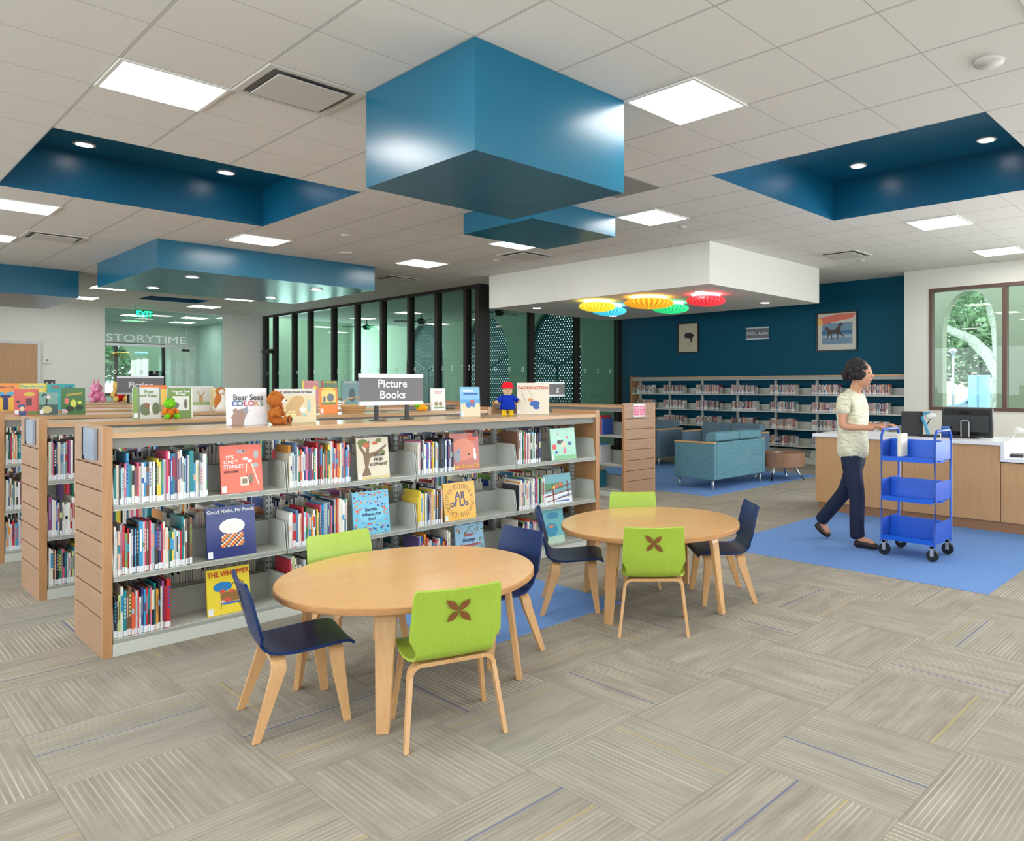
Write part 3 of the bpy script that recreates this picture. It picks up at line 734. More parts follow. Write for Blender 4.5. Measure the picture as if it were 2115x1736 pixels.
build('notice_sheet', MB().box(-0.105, 0.105, -0.011, -0.008, 0.022, 0.148), mat('pink_paper', (226, 96, 130), 0.6), nt_)
mb = MB()
for cx_ in (-0.052, 0.052):
    for k in range(5): mb.box(cx_-0.04, cx_+0.04-0.01*(k % 2), -0.0125, -0.011, 0.125-0.02*k, 0.130-0.02*k)
mb.box(-0.003, 0.003, -0.0125, -0.011, 0.022, 0.148); build('printed_lines', mb, LABEL, nt_)
tag(nt_, 'pink notice in a silver holder on the end of the right-angle bookcase', 'notice')

# ---------------- spine-out books ----------------
PAL = [(236,234,228),(226,218,200),(210,214,220),(24,28,34),(40,60,120),(30,84,170),(60,150,200),(20,130,140),(20,110,70),(110,160,70),(190,210,130),
       (200,40,44),(170,30,50),(226,96,60),(236,150,50),(240,206,70),(222,120,160),(150,80,140),(90,70,120),(120,84,60),(150,160,170),(84,120,160),(230,180,160),(160,200,210),(60,60,66),(214,70,110)]
CN = ['white','cream','pale grey','black','navy','blue','light blue','teal','green','leaf green','pale green','red','dark red','coral','orange','yellow','pink','purple','violet','brown','grey','slate blue','peach','pale blue','charcoal','rose']
WT = [22,14,10,9,5,5,6,4,4,3,4,6,3,3,4,4,3,3,3,4,7,4,4,5,4,3]
BM = [mat('book_cloth_%d' % i, c, 0.35, spec=0.6) for i, c in enumerate(PAL)]
def pick(r): return r.choices(range(len(PAL)), WT)[0]
def book_geo(mb, x, y, z, t, h, d, mc, mp, ml, mt, rr):
    # spine towards -y
    c = 0.0012 if t > 0.006 else 0.0008
    mb.box(x, x+c, y, y+d, z, z+h, mc); mb.box(x+t-c, x+t, y, y+d, z, z+h, mc); mb.box(x+c, x+t-c, y, y+c, z, z+h, mc)
    mb.box(x+c, x+t-c, y+c, y+d-0.003, z+0.003, z+h-0.004, mp)
    e = 0.0004
    def q(a0, a1, z0, z1, m): mb.add([(x+a0, y-e, z+z0), (x+a1, y-e, z+z0), (x+a1, y-e, z+z1), (x+a0, y-e, z+z1)], [(0,1,2,3)], m)
    q(0.0003, t-0.0003, 0.006, 0.006+rr.uniform(0.028, 0.04), ml)
    k = rr.random()
    if k < 0.45: q(t*0.28, t*0.72, h*0.42, h*0.85, mt)
    elif k < 0.7: q(0, t, h*0.5, h*rr.uniform(0.6, 0.95), mt)
    elif k < 0.85:
        for i in range(6): q(t*0.25, t*0.75, h*(0.4+0.08*i), h*(0.45+0.08*i), mt)
SPECS = []  # (score, data)
def fill(u0, u1, v, z, hmin, hmax, shelfname, rr, sec=1.0, tmin=0.006, tmax=0.0132):
    u = u0; k = 0; base_h = rr.uniform(hmin, hmax)
    while True:
        t = rr.uniform(tmin, tmax)
        if rr.random() < 0.08: t *= 1.5
        if u+t > u1: break
        k += 1
        if rr.random() < 0.3: base_h = rr.uniform(hmin, hmax)
        h = min(max(base_h+rr.uniform(-0.02, 0.02), hmin), hmax); d = rr.uniform(0.19, 0.235)
        Zd = math.sin(TH)*u+math.cos(TH)*v
        SPECS.append((sec*t*h/Zd**2, dict(u=u, v=v+rr.uniform(0.004, 0.016), z=z, t=t, h=h, d=d, c=pick(rr), c2=pick(rr), k=k, s=shelfname)))
        u += t+0.0006
rr = random.Random(21)
V0 = RV[0]+0.004
T1, T2, T3 = SHZ
FR = 'front bookcase'
for a, b, z, nm_, sec in [(1.099, 1.568, T1, 'top shelf, leftmost bay', 1), (2.022, 2.432, T1, 'top shelf, second bay', 1), (2.935, 3.240, T1, 'top shelf, third bay', 1), (3.850, 4.097, T1, 'top shelf, rightmost bay', 1),
        (1.099, 1.484, T2, 'middle shelf, leftmost bay', 1), (2.022, 2.404, T2, 'middle shelf, second bay', 1), (2.935, 3.150, T2, 'middle shelf, third bay', 1), (3.862, 4.15, T2, 'middle shelf, rightmost bay', 1),
        (1.099, 1.369, T3, 'bottom shelf, leftmost bay', 1), (2.022, 2.36, T3, 'bottom shelf, second bay', 0.25), (2.935, 3.22, T3, 'bottom shelf, third bay', 0.4), (3.850, 4.11, T3, 'bottom shelf, rightmost bay', 0.5)]:
    fill(a, b, V0, z, 0.205, 0.285, nm_+', front bookcase', rr, sec)
for z, nm_ in ((T1, 'top shelf'), (T2, 'middle shelf'), (T3, 'bottom shelf')):
    fill(1.10, 1.37, RV[1]+0.004, z, 0.21, 0.275, nm_+', second bookcase', rr, 0.9); fill(1.10, 1.30, RV[2]+0.004, z, 0.21, 0.27, nm_+', third bookcase', rr, 0.9)
SPECS.sort(key=lambda q: -q[0])
for i, (sc, d) in enumerate(SPECS[:272]):
    mb = MB(); book_geo(mb, 0, 0, 0, d['t'], d['h'], d['d'], 0, 1, 2, 3, rr)
    o = build('book', mb, [BM[d['c']], PAPER, LABEL, BM[d['c2']]], loc=(d['u'], d['v'], d['z']))
    thick = 'thick ' if d['t'] > 0.0132 else ('thin ' if d['t'] < 0.0085 else '')
    tag(o, thick+CN[d['c']]+' book, '+ordw(d['k'])+' from left, '+d['s'], 'book', 'spine-out picture books on the '+d['s'])
# everything else that stands on shelves, beyond the largest ones
mb = MB(); NB = len(BM)
for sc, d in SPECS[272:]: book_geo(mb, d['u'], d['v'], d['z'], d['t'], d['h'], d['d'], d['c'], NB, NB+1, d['c2'], rr)
def bulk(u0, u1, v, z, face, dens=0.8):
    u = u0
    while u < u1-0.02:
        if rr.random() > dens: u += rr.uniform(0.08, 0.25); continue
        run = min(u1, u+rr.uniform(0.2, 0.6))
        while u < run-0.015:
            t = rr.uniform(0.007, 0.015); h = rr.uniform(0.2, 0.28); c = pick(rr)
            if face < 0: mb.box(u, u+t, v, v+0.2, z, z+h, c); mb.add([(u, v-0.0005, z+0.005), (u+t, v-0.0005, z+0.005), (u+t, v-0.0005, z+0.035), (u, v-0.0005, z+0.035)], [(0,1,2,3)], NB+1)
            else:
                mb.box(u, u+t, v-0.2, v, z, z+h, c); mb.box(u+0.001, u+t-0.001, v-0.2015, v-0.2, z+0.003, z+h-0.003, NB)
                mb.box(u+0.001, u+t-0.001, v-0.2, v-0.002, z+h, z+h+0.0006, NB)
            u += t+0.001
        u += 0.001
for k in (0, 1, 2):
    for i in range(4):
        for z in SHZ:
            a = U0+i*BAY+0.02
            bulk(a, a+BAY-0.05, RV[k]+DEP-0.006, z, 1)
            if k: bulk(a if i else (1.40 if k == 1 else 1.33), a+BAY-0.05, RV[k]+0.008, z, -1)
for i in range(6):
    for z in SHZ: bulk(U0+i*BAY+0.02, U0+i*BAY+BAY-0.05, RV[3]+0.008, z, -1, 0.9)
o = build('shelved_books', mb, BM+[PAPER, LABEL]); tag(o, 'rows of mixed books on the far sides of the bookcases and on the rows behind', 'books', kind='stuff')

# side bookcase stock (seen between end panels)
sbv = 6.62
for i, (dv_, z, col, w_, h_, lb) in enumerate([(0.42, T1, (200, 36, 44), 0.20, 0.26, 'red picture book leaning on the top shelf of the right-angle bookcase'), (0.36, T1, (50, 84, 170), 0.22, 0.22, 'blue picture book on the top shelf of the right-angle bookcase'),
        (0.40, T2, (60, 150, 190), 0.2, 0.27, 'light blue book on the middle shelf of the right-angle bookcase'), (0.34, T2, (200, 200, 205), 0.02, 0.24, 'pale thin book on the middle shelf of the right-angle bookcase'),
        (0.42, T3, (230, 150, 40), 0.2, 0.24, 'orange book on the bottom shelf of the right-angle bookcase'), (0.36, T3, (30, 120, 140), 0.03, 0.22, 'teal book on the bottom shelf of the right-angle bookcase')]):
    mb = MB().box(0, 0.19, 0, 0.014, 0, h_, 0).box(0.004, 0.187, 0.014, 0.022, 0.003, h_-0.003, 1).box(0, 0.19, 0.022, 0.024, 0, h_, 0)
    o = build('book', mb, [mat('side_book_%d' % i, col, 0.4), PAPER], loc=(7.02, sbv+dv_+0.03*i, z)); tag(o, lb, 'book')

# ================= FACE-OUT PICTURE BOOKS =================
def cover(u, v, z, w, h, col, label, title=None, art=None, rz=0.0, lean=-0.12, t=0.014, tagl=True, spine=None):
    """art: list of (rgb, [polys in cover units 0..1]) ; title: list of (text, x, y, size, rgb, sx)"""
    r = empty('picture_book', (u, v, z+0.0015), rz, lean)
    mb = MB(); x0 = -w/2; x1 = w/2
    mb.box(x0, x1, 0, 0.002, 0, h, 0).box(x0, x1, t-0.002, t, 0, h, 0).box(x0, x0+0.002, 0.002, t-0.002, 0, h, 0).box(x0+0.002, x1-0.004, 0.002, t-0.002, 0.003, h-0.003, 1)
    build('cover', mb, [mat('cover_%d_%d_%d' % col, col, 0.3, spec=0.6), PAPER], r)
    if art:
        mb = MB(); ms = []; e = 0.0006; li = 0
        for rgb, polys in art:
            ms.append(mat('ink_%d_%d_%d' % rgb, rgb, 0.35)); li += 1
            for p in polys: mb.poly([(x0+a*w, -e-0.00012*li, b*h) for a, b in p], len(ms)-1)
        build('cover_art', mb, ms, r)
    for s_, x, y, sz, rgb, sx in (title or []):
        o_ = text('title_lettering', s_, sz*h*1.18, mat('ink_%d_%d_%d' % rgb, rgb, 0.4), r, (x0+x*w, -0.0032, y*h), ext=0.0004, bold=0.0006, sx=sx)
        xs_ = [q.co.x for q in o_.data.vertices]; lim = 2*min(x, 1-x)*w*0.97; wd_ = (max(xs_)-min(xs_))*sx
        if wd_ > lim: o_.scale.x = sx*lim/wd_
    if tagl: build('call_label', MB().box(x0+0.004, x0+0.03, -0.0012, -0.0002, 0.006, 0.045), LABEL, r)
    tag(r, label, 'picture book'); return r
def circ(x, y, rx, ry=None, n=16, a0=0, a1=2*PI):
    ry = rx if ry is None else ry
    return [(x+rx*math.cos(a0+(a1-a0)*k/n), y+ry*math.sin(a0+(a1-a0)*k/n)) for k in range(n if a1-a0 > 6.2 else n+1)]
def rect(x0, y0, x1, y1): return [(x0, y0), (x1, y0), (x1, y1), (x0, y1)]
def line(x0, y0, x1, y1, t=0.02):
    d = math.hypot(x1-x0, y1-y0); a, b = -(y1-y0)/d*t/2, (x1-x0)/d*t/2
    return [(x0+a, y0+b), (x1+a, y1+b), (x1-a, y1-b), (x0-a, y0-b)]
rc = random.Random(5)
def specks(n, x0, y0, x1, y1, s=0.02): return [circ(rc.uniform(x0, x1), rc.uniform(y0, y1), s*rc.uniform(.5, 1.3), s*rc.uniform(.3, .9), 6) for _ in range(n)]
WH = (240, 240, 236)
vb = RV[0]+0.045
cover(1.757, vb, T1, 0.236, 0.292, (234, 104, 76), 'coral picture book with white title and telescope, facing out on the top shelf',
  [("IT'S", 0.22, 0.74, 0.085, WH, 1), ('ONLY', 0.24, 0.645, 0.085, WH, 1), ('STANLEY', 0.31, 0.55, 0.085, WH, .95), ('JON AGEE', 0.25, 0.44, 0.05, (70, 40, 30), 1)],
  [((170, 176, 180), [circ(0.5, 0.86, 0.12, 0.035), circ(0.86, 0.78, 0.06, 0.09), circ(0.84, 0.55, 0.07, 0.05)]), ((226, 220, 200), [rect(0.46, 0.14, 0.66, 0.32), line(0.74, 0.60, 0.90, 0.14, 0.03), line(0.62, 0.6, 0.60, 0.4, 0.03)]),
   ((240, 238, 230), [circ(0.60, 0.70, 0.07, 0.03), circ(0.70, 0.65, 0.06, 0.035)]), ((140, 120, 100), [circ(0.72, 0.28, 0.06, 0.1), rect(0.5, 0.18, 0.62, 0.28)]), ((60, 40, 36), [line(0.62, 0.36, 0.72, 0.13, 0.012), circ(0.56, 0.86, 0.02)])])
pn = [(x/10.0, y/16.0) for x in range(0) for y in range(0)]
chk = {}
for i in range(11):
    for j in range(7):
        c_i = [(220, 90, 60), (240, 220, 180), (60, 70, 130), (230, 160, 60)][(i*3+j*5) % 4]
        w_ = 0.22+0.02*(6-j)/6; x = 0.52-w_+2*w_*i/11; chk.setdefault(c_i, []).append(rect(x, 0.20+j*0.037, x+2*w_/11, 0.237+j*0.037))
cover(1.700, vb, T2, 0.272, 0.305, (38, 50, 118), 'navy picture book with white oval and checked shape, on the middle shelf',
  [('Good Night, Mr Panda', 0.5, 0.91, 0.082, (226, 226, 230), .98)],
  [((238, 236, 226), [circ(0.52, 0.60, 0.26, 0.15, 24)])] + [(c, ps) for c, ps in chk.items()])
cover(1.685, vb, T3, 0.238, 0.272, (242, 216, 52), 'yellow picture book with a red title, facing out on the bottom shelf',
  [('THE WHOPPER', 0.5, 0.88, 0.14, (196, 36, 40), .95)],
  [((40, 130, 196), [circ(0.36, 0.6, 0.22, 0.11, 20)]), ((150, 110, 60), [rect(0.30, 0.26, 0.86, 0.48)]), ((220, 90, 70), [circ(0.35, 0.5, 0.07, 0.04), circ(0.56, 0.48, 0.06, 0.04), circ(0.46, 0.30, 0.09, 0.05)]), ((236, 200, 180), [circ(0.75, 0.5, 0.08, 0.05), circ(0.34, 0.27, 0.06, 0.04)]),
   ((60, 40, 30), [line(0.32, 0.26, 0.30, 0.12, 0.015), line(0.84, 0.3, 0.86, 0.14, 0.015), line(0.56, 0.62, 0.72, 0.72, 0.015), line(0.72, 0.72, 0.86, 0.62, 0.015)]), ((70, 120, 190), [rect(0.34, 0.20, 0.82, 0.25)])])
cover(2.612, vb, T1, 0.238, 0.292, (218, 206, 180), 'picture book with a brown tree and dark title, on the top shelf',
  [('HOW', 0.70, 0.56, 0.08, (40, 34, 30), 1), ('FIND', 0.66, 0.46, 0.085, (40, 34, 30), 1), ('ELEPHANT', 0.66, 0.35, 0.09, (40, 34, 30), .9)],
  [((120, 92, 64), [[(0.12, 0.08), (0.24, 0.3), (0.20, 0.6), (0.06, 0.8), (0.12, 0.84), (0.28, 0.64), (0.34, 0.9), (0.42, 0.92), (0.38, 0.62), (0.66, 0.68), (0.92, 0.82), (0.94, 0.78), (0.70, 0.60), (0.40, 0.5), (0.34, 0.3), (0.42, 0.1)]]),
   ((110, 120, 50), [circ(0.2, 0.88, 0.16, 0.09), circ(0.82, 0.62, 0.08, 0.07), circ(0.7, 0.92, 0.1, 0.05)]), ((196, 96, 50), [circ(0.3, 0.82, 0.1, 0.06), circ(0.58, 0.86, 0.1, 0.04)]), ((206, 190, 140), [rect(0, 0, 1, 0.07)])])
sea = [((230, 110, 60), specks(26, .04, .7, .96, .97, .032)+specks(14, .04, .05, .2, .7, .03)+specks(14, .8, .05, .96, .7, .03)), ((30, 70, 150), specks(22, .04, .04, .96, .3, .03)+specks(14, .04, .6, .96, .95, .03)), ((236, 190, 70), specks(20, .04, .04, .96, .95, .022)), ((220, 90, 120), specks(12, .1, .04, .9, .25, .03))]
cover(2.600, vb, T2, 0.268, 0.300, (110, 190, 220), 'light blue picture book dotted with small fish, facing out on the middle shelf', [('Starfish,', 0.5, 0.57, 0.085, (20, 50, 90), 1), ('Where Are', 0.5, 0.46, 0.085, (20, 50, 90), 1), ('You?', 0.5, 0.35, 0.085, (20, 50, 90), 1)],
  [(c, p_) for c, p_ in sea]+[((130, 204, 228), [circ(.5, .46, .34, .17, 20)])])
cover(2.64, vb, T3, 0.21, 0.215, (60, 150, 180), 'blue and yellow picture book on the bottom shelf behind the green chair', None, [((236, 196, 80), [circ(.6, .6, .3, .14)]), ((30, 90, 130), [rect(0, .8, 1, .92)])])
cover(3.372, vb, T1, 0.262, 0.285, (180, 92, 76), 'brownish red picture book with a yellow title, facing out on the top shelf', [('Bear Snores On', 0.5, 0.1, 0.11, (240, 190, 60), .98)],
  [((214, 128, 100), [circ(.45, .55, .42, .3, 20)]), ((206, 70, 40), [circ(.78, .88, .18, .1)]), ((150, 150, 160), [circ(.22, .38, .12, .17), circ(.3, .52, .06, .07)]), ((236, 232, 222), [circ(.84, .36, .05, .12), circ(.84, .52, .04, .06)]), ((60, 40, 40), [circ(.88, .94, .1, .06), circ(.62, .42, .04, .03)])])
rays = [line(.5+.34*math.cos(a)*rc.uniform(.95, 1.1), .5+.34*math.sin(a)*rc.uniform(.9, 1.1), .5+.47*math.cos(a), .5+.47*math.sin(a), .014) for a in [2*PI*k/46 for k in range(46)]]
cover(3.325, vb, T2, 0.285, 0.290, (240, 186, 70), 'golden yellow picture book with rays round a blue title, on the middle shelf', [('All', 0.5, 0.64, 0.23, (60, 70, 140), 1), ('of Us', 0.48, 0.44, 0.23, (60, 70, 140), 1)],
  [((120, 60, 40), rays[::3]), ((200, 90, 50), rays[1::3]), ((50, 40, 60), rays[2::3])])
cover(3.42, vb, T3, 0.262, 0.292, (150, 196, 224), 'pale blue picture book with leaves round its title, on the bottom shelf', [("Bears", 0.48, 0.72, 0.12, (196, 70, 40), 1), ('Always', 0.46, 0.58, 0.12, (40, 70, 120), 1), ('Everywhere', 0.52, 0.44, 0.11, (196, 70, 40), 1)],
  [((90, 130, 70), specks(26, .03, .72, .97, .97, .03)+specks(16, .84, .05, .97, .9, .03)), ((200, 110, 60), specks(12, .03, .05, .97, .3, .035)+specks(6, .05, .8, .3, .95, .03))])
cover(4.40, vb, T1, 0.292, 0.280, (150, 204, 180), 'pale green picture book with red and blue flowers, facing out at far right', None,
  [((120, 180, 130), [rect(0, 0, 1, .14)]), ((206, 60, 60), [circ(.13, .42, .09), circ(.3, .8, .03), circ(.66, .7, .04)]), ((40, 70, 150), [circ(.76, .5, .08, .06), circ(.2, .25, .06, .05)]), ((40, 30, 30), [circ(.34, .56, .09, .07), circ(.46, .6, .04)]), ((236, 190, 160), [circ(.5, .48, .08, .09)]), ((220, 90, 110), [[(.46, .2), (.6, .2), (.54, .42)]])])
cover(4.335, vb, T2, 0.32, 0.262, (96, 160, 170), 'picture book with skaters behind a brown fence, facing out at right', None,
  [((226, 232, 238), [rect(0, 0, 1, .38)]), ((70, 130, 90), [rect(0, .5, .7, .72)]), ((120, 52, 30), [line(0, .46, 1, .62, .045), line(0, .28, 1, .44, .045), line(0, .1, 1, .26, .03), rect(.30, .05, .35, .66), rect(.84, .2, .88, .74)]), ((220, 90, 50), [circ(.46, .6, .05, .07), circ(.6, .66, .05, .07)]), ((236, 190, 60), [circ(.36, .56, .04, .06)]), ((60, 110, 170), [line(.4, .1, .9, .08, .04), line(.5, .2, .95, .3, .03)])])
cover(4.285, vb, T3, 0.24, 0.300, (110, 190, 200), 'teal watercolour picture book on the bottom shelf, behind the dark blue chair', None, [((60, 150, 190), [circ(.5, .8, .3, .1), circ(.4, .4, .3, .2)]), ((230, 140, 90), [circ(.4, .5, .12, .04)]), ((190, 220, 200), [rect(0, 0, 1, .2)])])
# back-to-front fill-ins seen behind brackets
cover(2.045, vb+0.02, T1, 0.02, 0.27, (226, 150, 50), 'orange framed book standing at the bracket of the second bay', None, None, t=0.2, lean=0, tagl=False)

# ---- books and toys on the bookcase tops ----
tm = RV[0]+0.31
cover(1.882, tm, TOPZ, 0.243, 0.242, (226, 228, 232), 'white picture book with multicoloured title standing on the front bookcase', [('Bear Sees', 0.53, 0.74, 0.19, (60, 60, 66), .86)]+
  [(ch, 0.19+i*0.135, 0.575, 0.17, c, 1) for i, (ch, c) in enumerate(zip('COLORS', [(50, 80, 160), (60, 80, 120), (206, 50, 80), (206, 60, 80), (220, 150, 60), (40, 120, 90)]))],
  [((158, 128, 112), [[(.10, .0), (.06, .16), (.16, .32), (.14, .42), (.22, .46), (.26, .42), (.38, .44), (.50, .47), (.53, .38), (.44, .2), (.40, .0)]]), ((140, 150, 160), [[(.38, .43), (.5, .5), (.53, .38), (.44, .28)]])], lean=-0.06)
cover(2.222, tm+0.07, TOPZ, 0.274, 0.236, (222, 206, 160), 'tan picture book about a bear standing right of the brown toy bear', [('A Library Book for Bear', 0.5, 0.90, 0.085, (110, 100, 86), .95)],
  [((216, 214, 208), [rect(0, .80, 1, 1)]), ((206, 168, 110), [[(.22, .18), (.26, .5), (.38, .7), (.5, .8), (.66, .78), (.72, .66), (.62, .5), (.62, .2)]]), ((226, 170, 160), [circ(.12, .5, .06, .14)]), ((170, 200, 190), [circ(.7, .22, .07, .04), circ(.82, .5, .05, .2)]), ((236, 232, 230), [circ(.66, .38, .08, .08)]), ((230, 220, 150), [rect(.26, .18, .5, .28), rect(.3, .3, .48, .35)])], lean=-0.06)
cover(3.600, tm, TOPZ, 0.172, 0.248, (120, 180, 226), 'light blue picture book standing between the sign and the red-hatted doll', None,
  [((236, 240, 244), [rect(.12, .84, .66, .89)]), ((50, 90, 170), [rect(.14, .74, .9, .79)]), ((226, 206, 170), [rect(0, 0, 1, .45)]), ((90, 160, 214), [rect(0, .45, 1, .58)]), ((206, 60, 60), [circ(.6, .52, .12, .05)]), ((70, 120, 190), [circ(.4, .4, .16, .1), circ(.66, .4, .1, .09)]), ((150, 100, 60), [circ(.6, .46, .07, .05)])], lean=-0.06, rz=-0.15)
cover(4.262, tm, TOPZ, 0.285, 0.285, (228, 220, 200), 'cream picture book with red title, rightmost on top of the front bookcase', [('PADDINGTON', 0.5, 0.83, 0.125, (206, 70, 50), .95)],
  [((60, 90, 60), [line(.14, .74, .26, .44, .01), line(.36, .76, .48, .56, .01)]), ((60, 100, 180), [circ(.55, .34, .16, .1, 16), circ(.6, .22, .1, .06)]), ((214, 150, 90), [circ(.42, .46, .08, .06)])], lean=-0.05, rz=-0.72)
m2_ = RV[1]+0.31
cover(1.752, m2_, TOPZ, 0.185, 0.245, (206, 210, 208), 'grey green picture book standing left of the green frog toy', [('Frog', 0.58, 0.86, 0.12, (110, 140, 70), 1), ('and Toad', 0.55, 0.73, 0.11, (110, 140, 70), 1)],
  [((124, 160, 80), [rect(0, 0, .16, 1)]), ((110, 124, 96), [circ(.45, .3, .22, .2), circ(.82, .32, .14, .2)]), ((130, 140, 120), [rect(.16, 0, .24, 1), rect(.94, .2, 1, 1)]), ((150, 100, 70), [circ(.5, .42, .08, .09)]), ((236, 236, 230), [circ(.62, .3, .04, .14)])], lean=-0.06)
cover(1.990, m2_+0.02, TOPZ, 0.165, 0.240, (108, 140, 60), 'green picture book with a pale panel, right of the green frog toy', [('Frog and Toad', 0.5, 0.88, 0.08, WH, .95), ('All Year', 0.5, 0.79, 0.08, WH, 1)],
  [((222, 224, 220), [rect(.14, .24, .86, .72)]), ((110, 110, 96), [circ(.3, .42, .12, .1), circ(.7, .46, .08, .17)]), ((226, 226, 220), [rect(.94, 0, 1, 1)])], lean=-0.06)
cover(3.185, m2_, TOPZ, 0.165, 0.238, (238, 130, 40), 'orange picture book right of the tan bear book, on the second bookcase', None, [((236, 210, 120), [rect(.1, .34, .9, .9)]), ((250, 200, 60), [circ(.5, 1-.04, .36, .06)]), ((110, 116, 130), [circ(.6, .62, .2, .16), circ(.25, .56, .08, .12)]), ((110, 140, 80), [rect(.1, .34, .9, .44)])], lean=-0.05)
cover(4.345, m2_, TOPZ, 0.170, 0.232, (228, 224, 212), 'small white picture book behind the picture books sign, right side', None, [((196, 130, 130), [rect(.2, .82, .8, .85), rect(.26, .75, .74, .78)]), ((140, 120, 80), [circ(.35, .3, .14, .1), circ(.65, .3, .14, .1)]), ((120, 150, 90), [rect(.1, .08, .9, .16)])], lean=-0.05)
m3 = RV[2]+0.31
cover(1.278, m3, TOPZ, 0.165, 0.230, (206, 84, 76), 'red picture book with a blue sailor figure on the third bookcase top', None, [((206, 180, 70), [circ(.62, .8, .24, .08)]), ((90, 60, 70), [rect(.48, .36, .72, .64), circ(.16, .52, .08, .05)]), ((60, 80, 130), [circ(.34, .08, .18, .1), circ(.3, .34, .17, .07)]), ((226, 200, 170), [circ(.32, .24, .1, .09)]), ((90, 140, 60), [rect(.56, .02, 1, .14)])], lean=-0.05)
cover(1.426, m3-0.02, TOPZ, 0.132, 0.200, (60, 90, 84), 'dark green picture book with a black curling tail, on the third bookcase', None, [((120, 160, 150), [rect(0, .45, 1, 1)]), ((30, 26, 24), [line(.16, .8, .26, .92, .06), line(.26, .92, .42, .86, .06), line(.42, .86, .38, .42, .08)]), ((196, 186, 130), [circ(.4, .22, .28, .16)]), ((220, 200, 190), [circ(.5, .78, .12, .09)])], lean=-0.05)
cover(1.606, m3, TOPZ, 0.172, 0.238, (60, 110, 50), 'jungle green picture book with bright animals, on the third bookcase', None, [((226, 120, 110), [circ(.22, .5, .1, .12)]), ((210, 210, 90), [circ(.5, .4, .12, .16), circ(.76, .44, .09, .06)]), ((190, 160, 80), [line(.2, .72, .86, .8, .07)]), ((40, 60, 40), [circ(.36, .2, .2, .1), circ(.74, .24, .16, .1)]), ((230, 190, 200), [circ(.14, .1, .12, .08)])], lean=-0.05)
cover(2.640, m3, TOPZ, 0.165, 0.235, (206, 208, 196), 'pale grey picture book with a tan rabbit, on the third bookcase', None, [((196, 160, 110), [circ(.5, .5, .12, .2), line(.3, .86, .48, .62, .06), line(.72, .86, .54, .62, .06)]), ((150, 180, 110), [rect(0, .26, 1, .4)]), ((236, 232, 228), [rect(0, 0, 1, .26)])], lean=-0.05)
cover(2.84, m3+0.02, TOPZ, 0.20, 0.235, (232, 214, 160), 'pale yellow picture book behind the brown and white toy', None, [((196, 150, 100), [circ(.4, .5, .22, .2)]), ((150, 190, 180), [circ(.5, .44, .12, .1)])], lean=-0.05)
m4 = RV[3]+0.31
cover(1.345, m4, TOPZ, 0.24, 0.285, (240, 150, 50), 'orange picture book with a blue cat at the left edge', [('the Cat', 0.62, 0.86, 0.11, (150, 60, 110), 1)], [((236, 186, 70), [rect(0, 0, 1, .5)]), ((90, 170, 210), [circ(.36, .62, .2, .07), circ(.76, .62, .18, .07)]), ((60, 60, 110), [rect(.48, .04, .66, .46), circ(.57, .52, .2, .06)])], lean=-0.05)
cover(1.580, m4+0.03, TOPZ, 0.26, 0.285, (236, 214, 96), 'yellow picture book behind the red one with the sailor figure', [('Pete the Cat', 0.5, 0.88, 0.12, (130, 190, 200), .9)], None, lean=-0.05)
cover(1.815, m4, TOPZ, 0.235, 0.280, (40, 160, 160), 'teal picture book with red and blue title behind the jungle book', [('Pete', 0.3, 0.88, 0.13, (196, 70, 60), .9), ('Cat', 0.76, 0.88, 0.13, (40, 60, 150), .9)], [((130, 210, 210), [line(.3, .5, .8, .75, .02)])], lean=-0.05)
cover(4.475, m4, TOPZ, 0.22, 0.33, (206, 120, 120), 'pink picture book, leftmost of three tall ones by the glass', [('MADELINE', 0.5, 0.94, 0.1, (240, 190, 190), .95)], [((240, 214, 70), [rect(0, 0, .1, 1), circ(.75, .7, .14, .1)])], lean=-0.05)
cover(4.735, m4, TOPZ, 0.22, 0.33, (60, 100, 50), 'green picture book with yellow title, middle of three tall ones by the glass', [('MADELINE', 0.5, 0.94, 0.1, (240, 220, 90), .95)], [((206, 50, 50), [rect(0, 0, .06, 1)])], lean=-0.05)
cover(5.03, m4, TOPZ, 0.25, 0.33, (60, 120, 120), 'teal picture book with white title, rightmost of three tall ones, beside the sign', [('MADELINE', 0.5, 0.94, 0.1, (226, 236, 236), .95)], [((30, 70, 80), [circ(.6, .4, .2, .3)])], lean=-0.05)
m6 = RV[4]+0.31
cover(3.10, m6, TOPZ, 0.30, 0.27, (240, 200, 80), 'small orange and yellow book far behind the green frog book', None, [((240, 130, 60), [rect(0, .8, 1, 1)])], lean=-0.05)
cover(3.55, m6, TOPZ, 0.55, 0.26, (214, 216, 214), 'wide white picture book far behind the rabbit book', None, None, lean=-0.05)
# signs on the tops
SIGNG = mat('sign_grey', (112, 110, 112), 0.5)
def topsign(u, v, z, w, h, zb, lines, size, label, rz=0.0, posts=(0.12,), align='CENTER', lx=0):
    r = empty('bookcase_sign', (u, v, z), rz)
    build('panel', MB().box(-w/2, w/2, -0.012, 0.012, zb+0.03, zb+h-0.03), SIGNG, r)
    build('rail', MB().box(-w/2, w/2, -0.015, 0.015, zb+h-0.03, zb+h).box(-w/2, w/2, -0.015, 0.015, zb, zb+0.03), SILVER, r)
    for x in posts: build('post', MB().box(x-0.014, x+0.014, -0.008, 0.008, 0.004, zb).box(x-0.045, x+0.045, -0.03, 0.03, 0.0, 0.006), BLACK, r)
    for i, s_ in enumerate(lines): text('sign_lettering', s_, size, LABEL, r, (lx, -0.0135, zb+h/2+(len(lines)-1)*size*0.5-i*size*1.0+0.0), ext=0.001, bold=0.0012)
    tag(r, label, 'sign'); return r
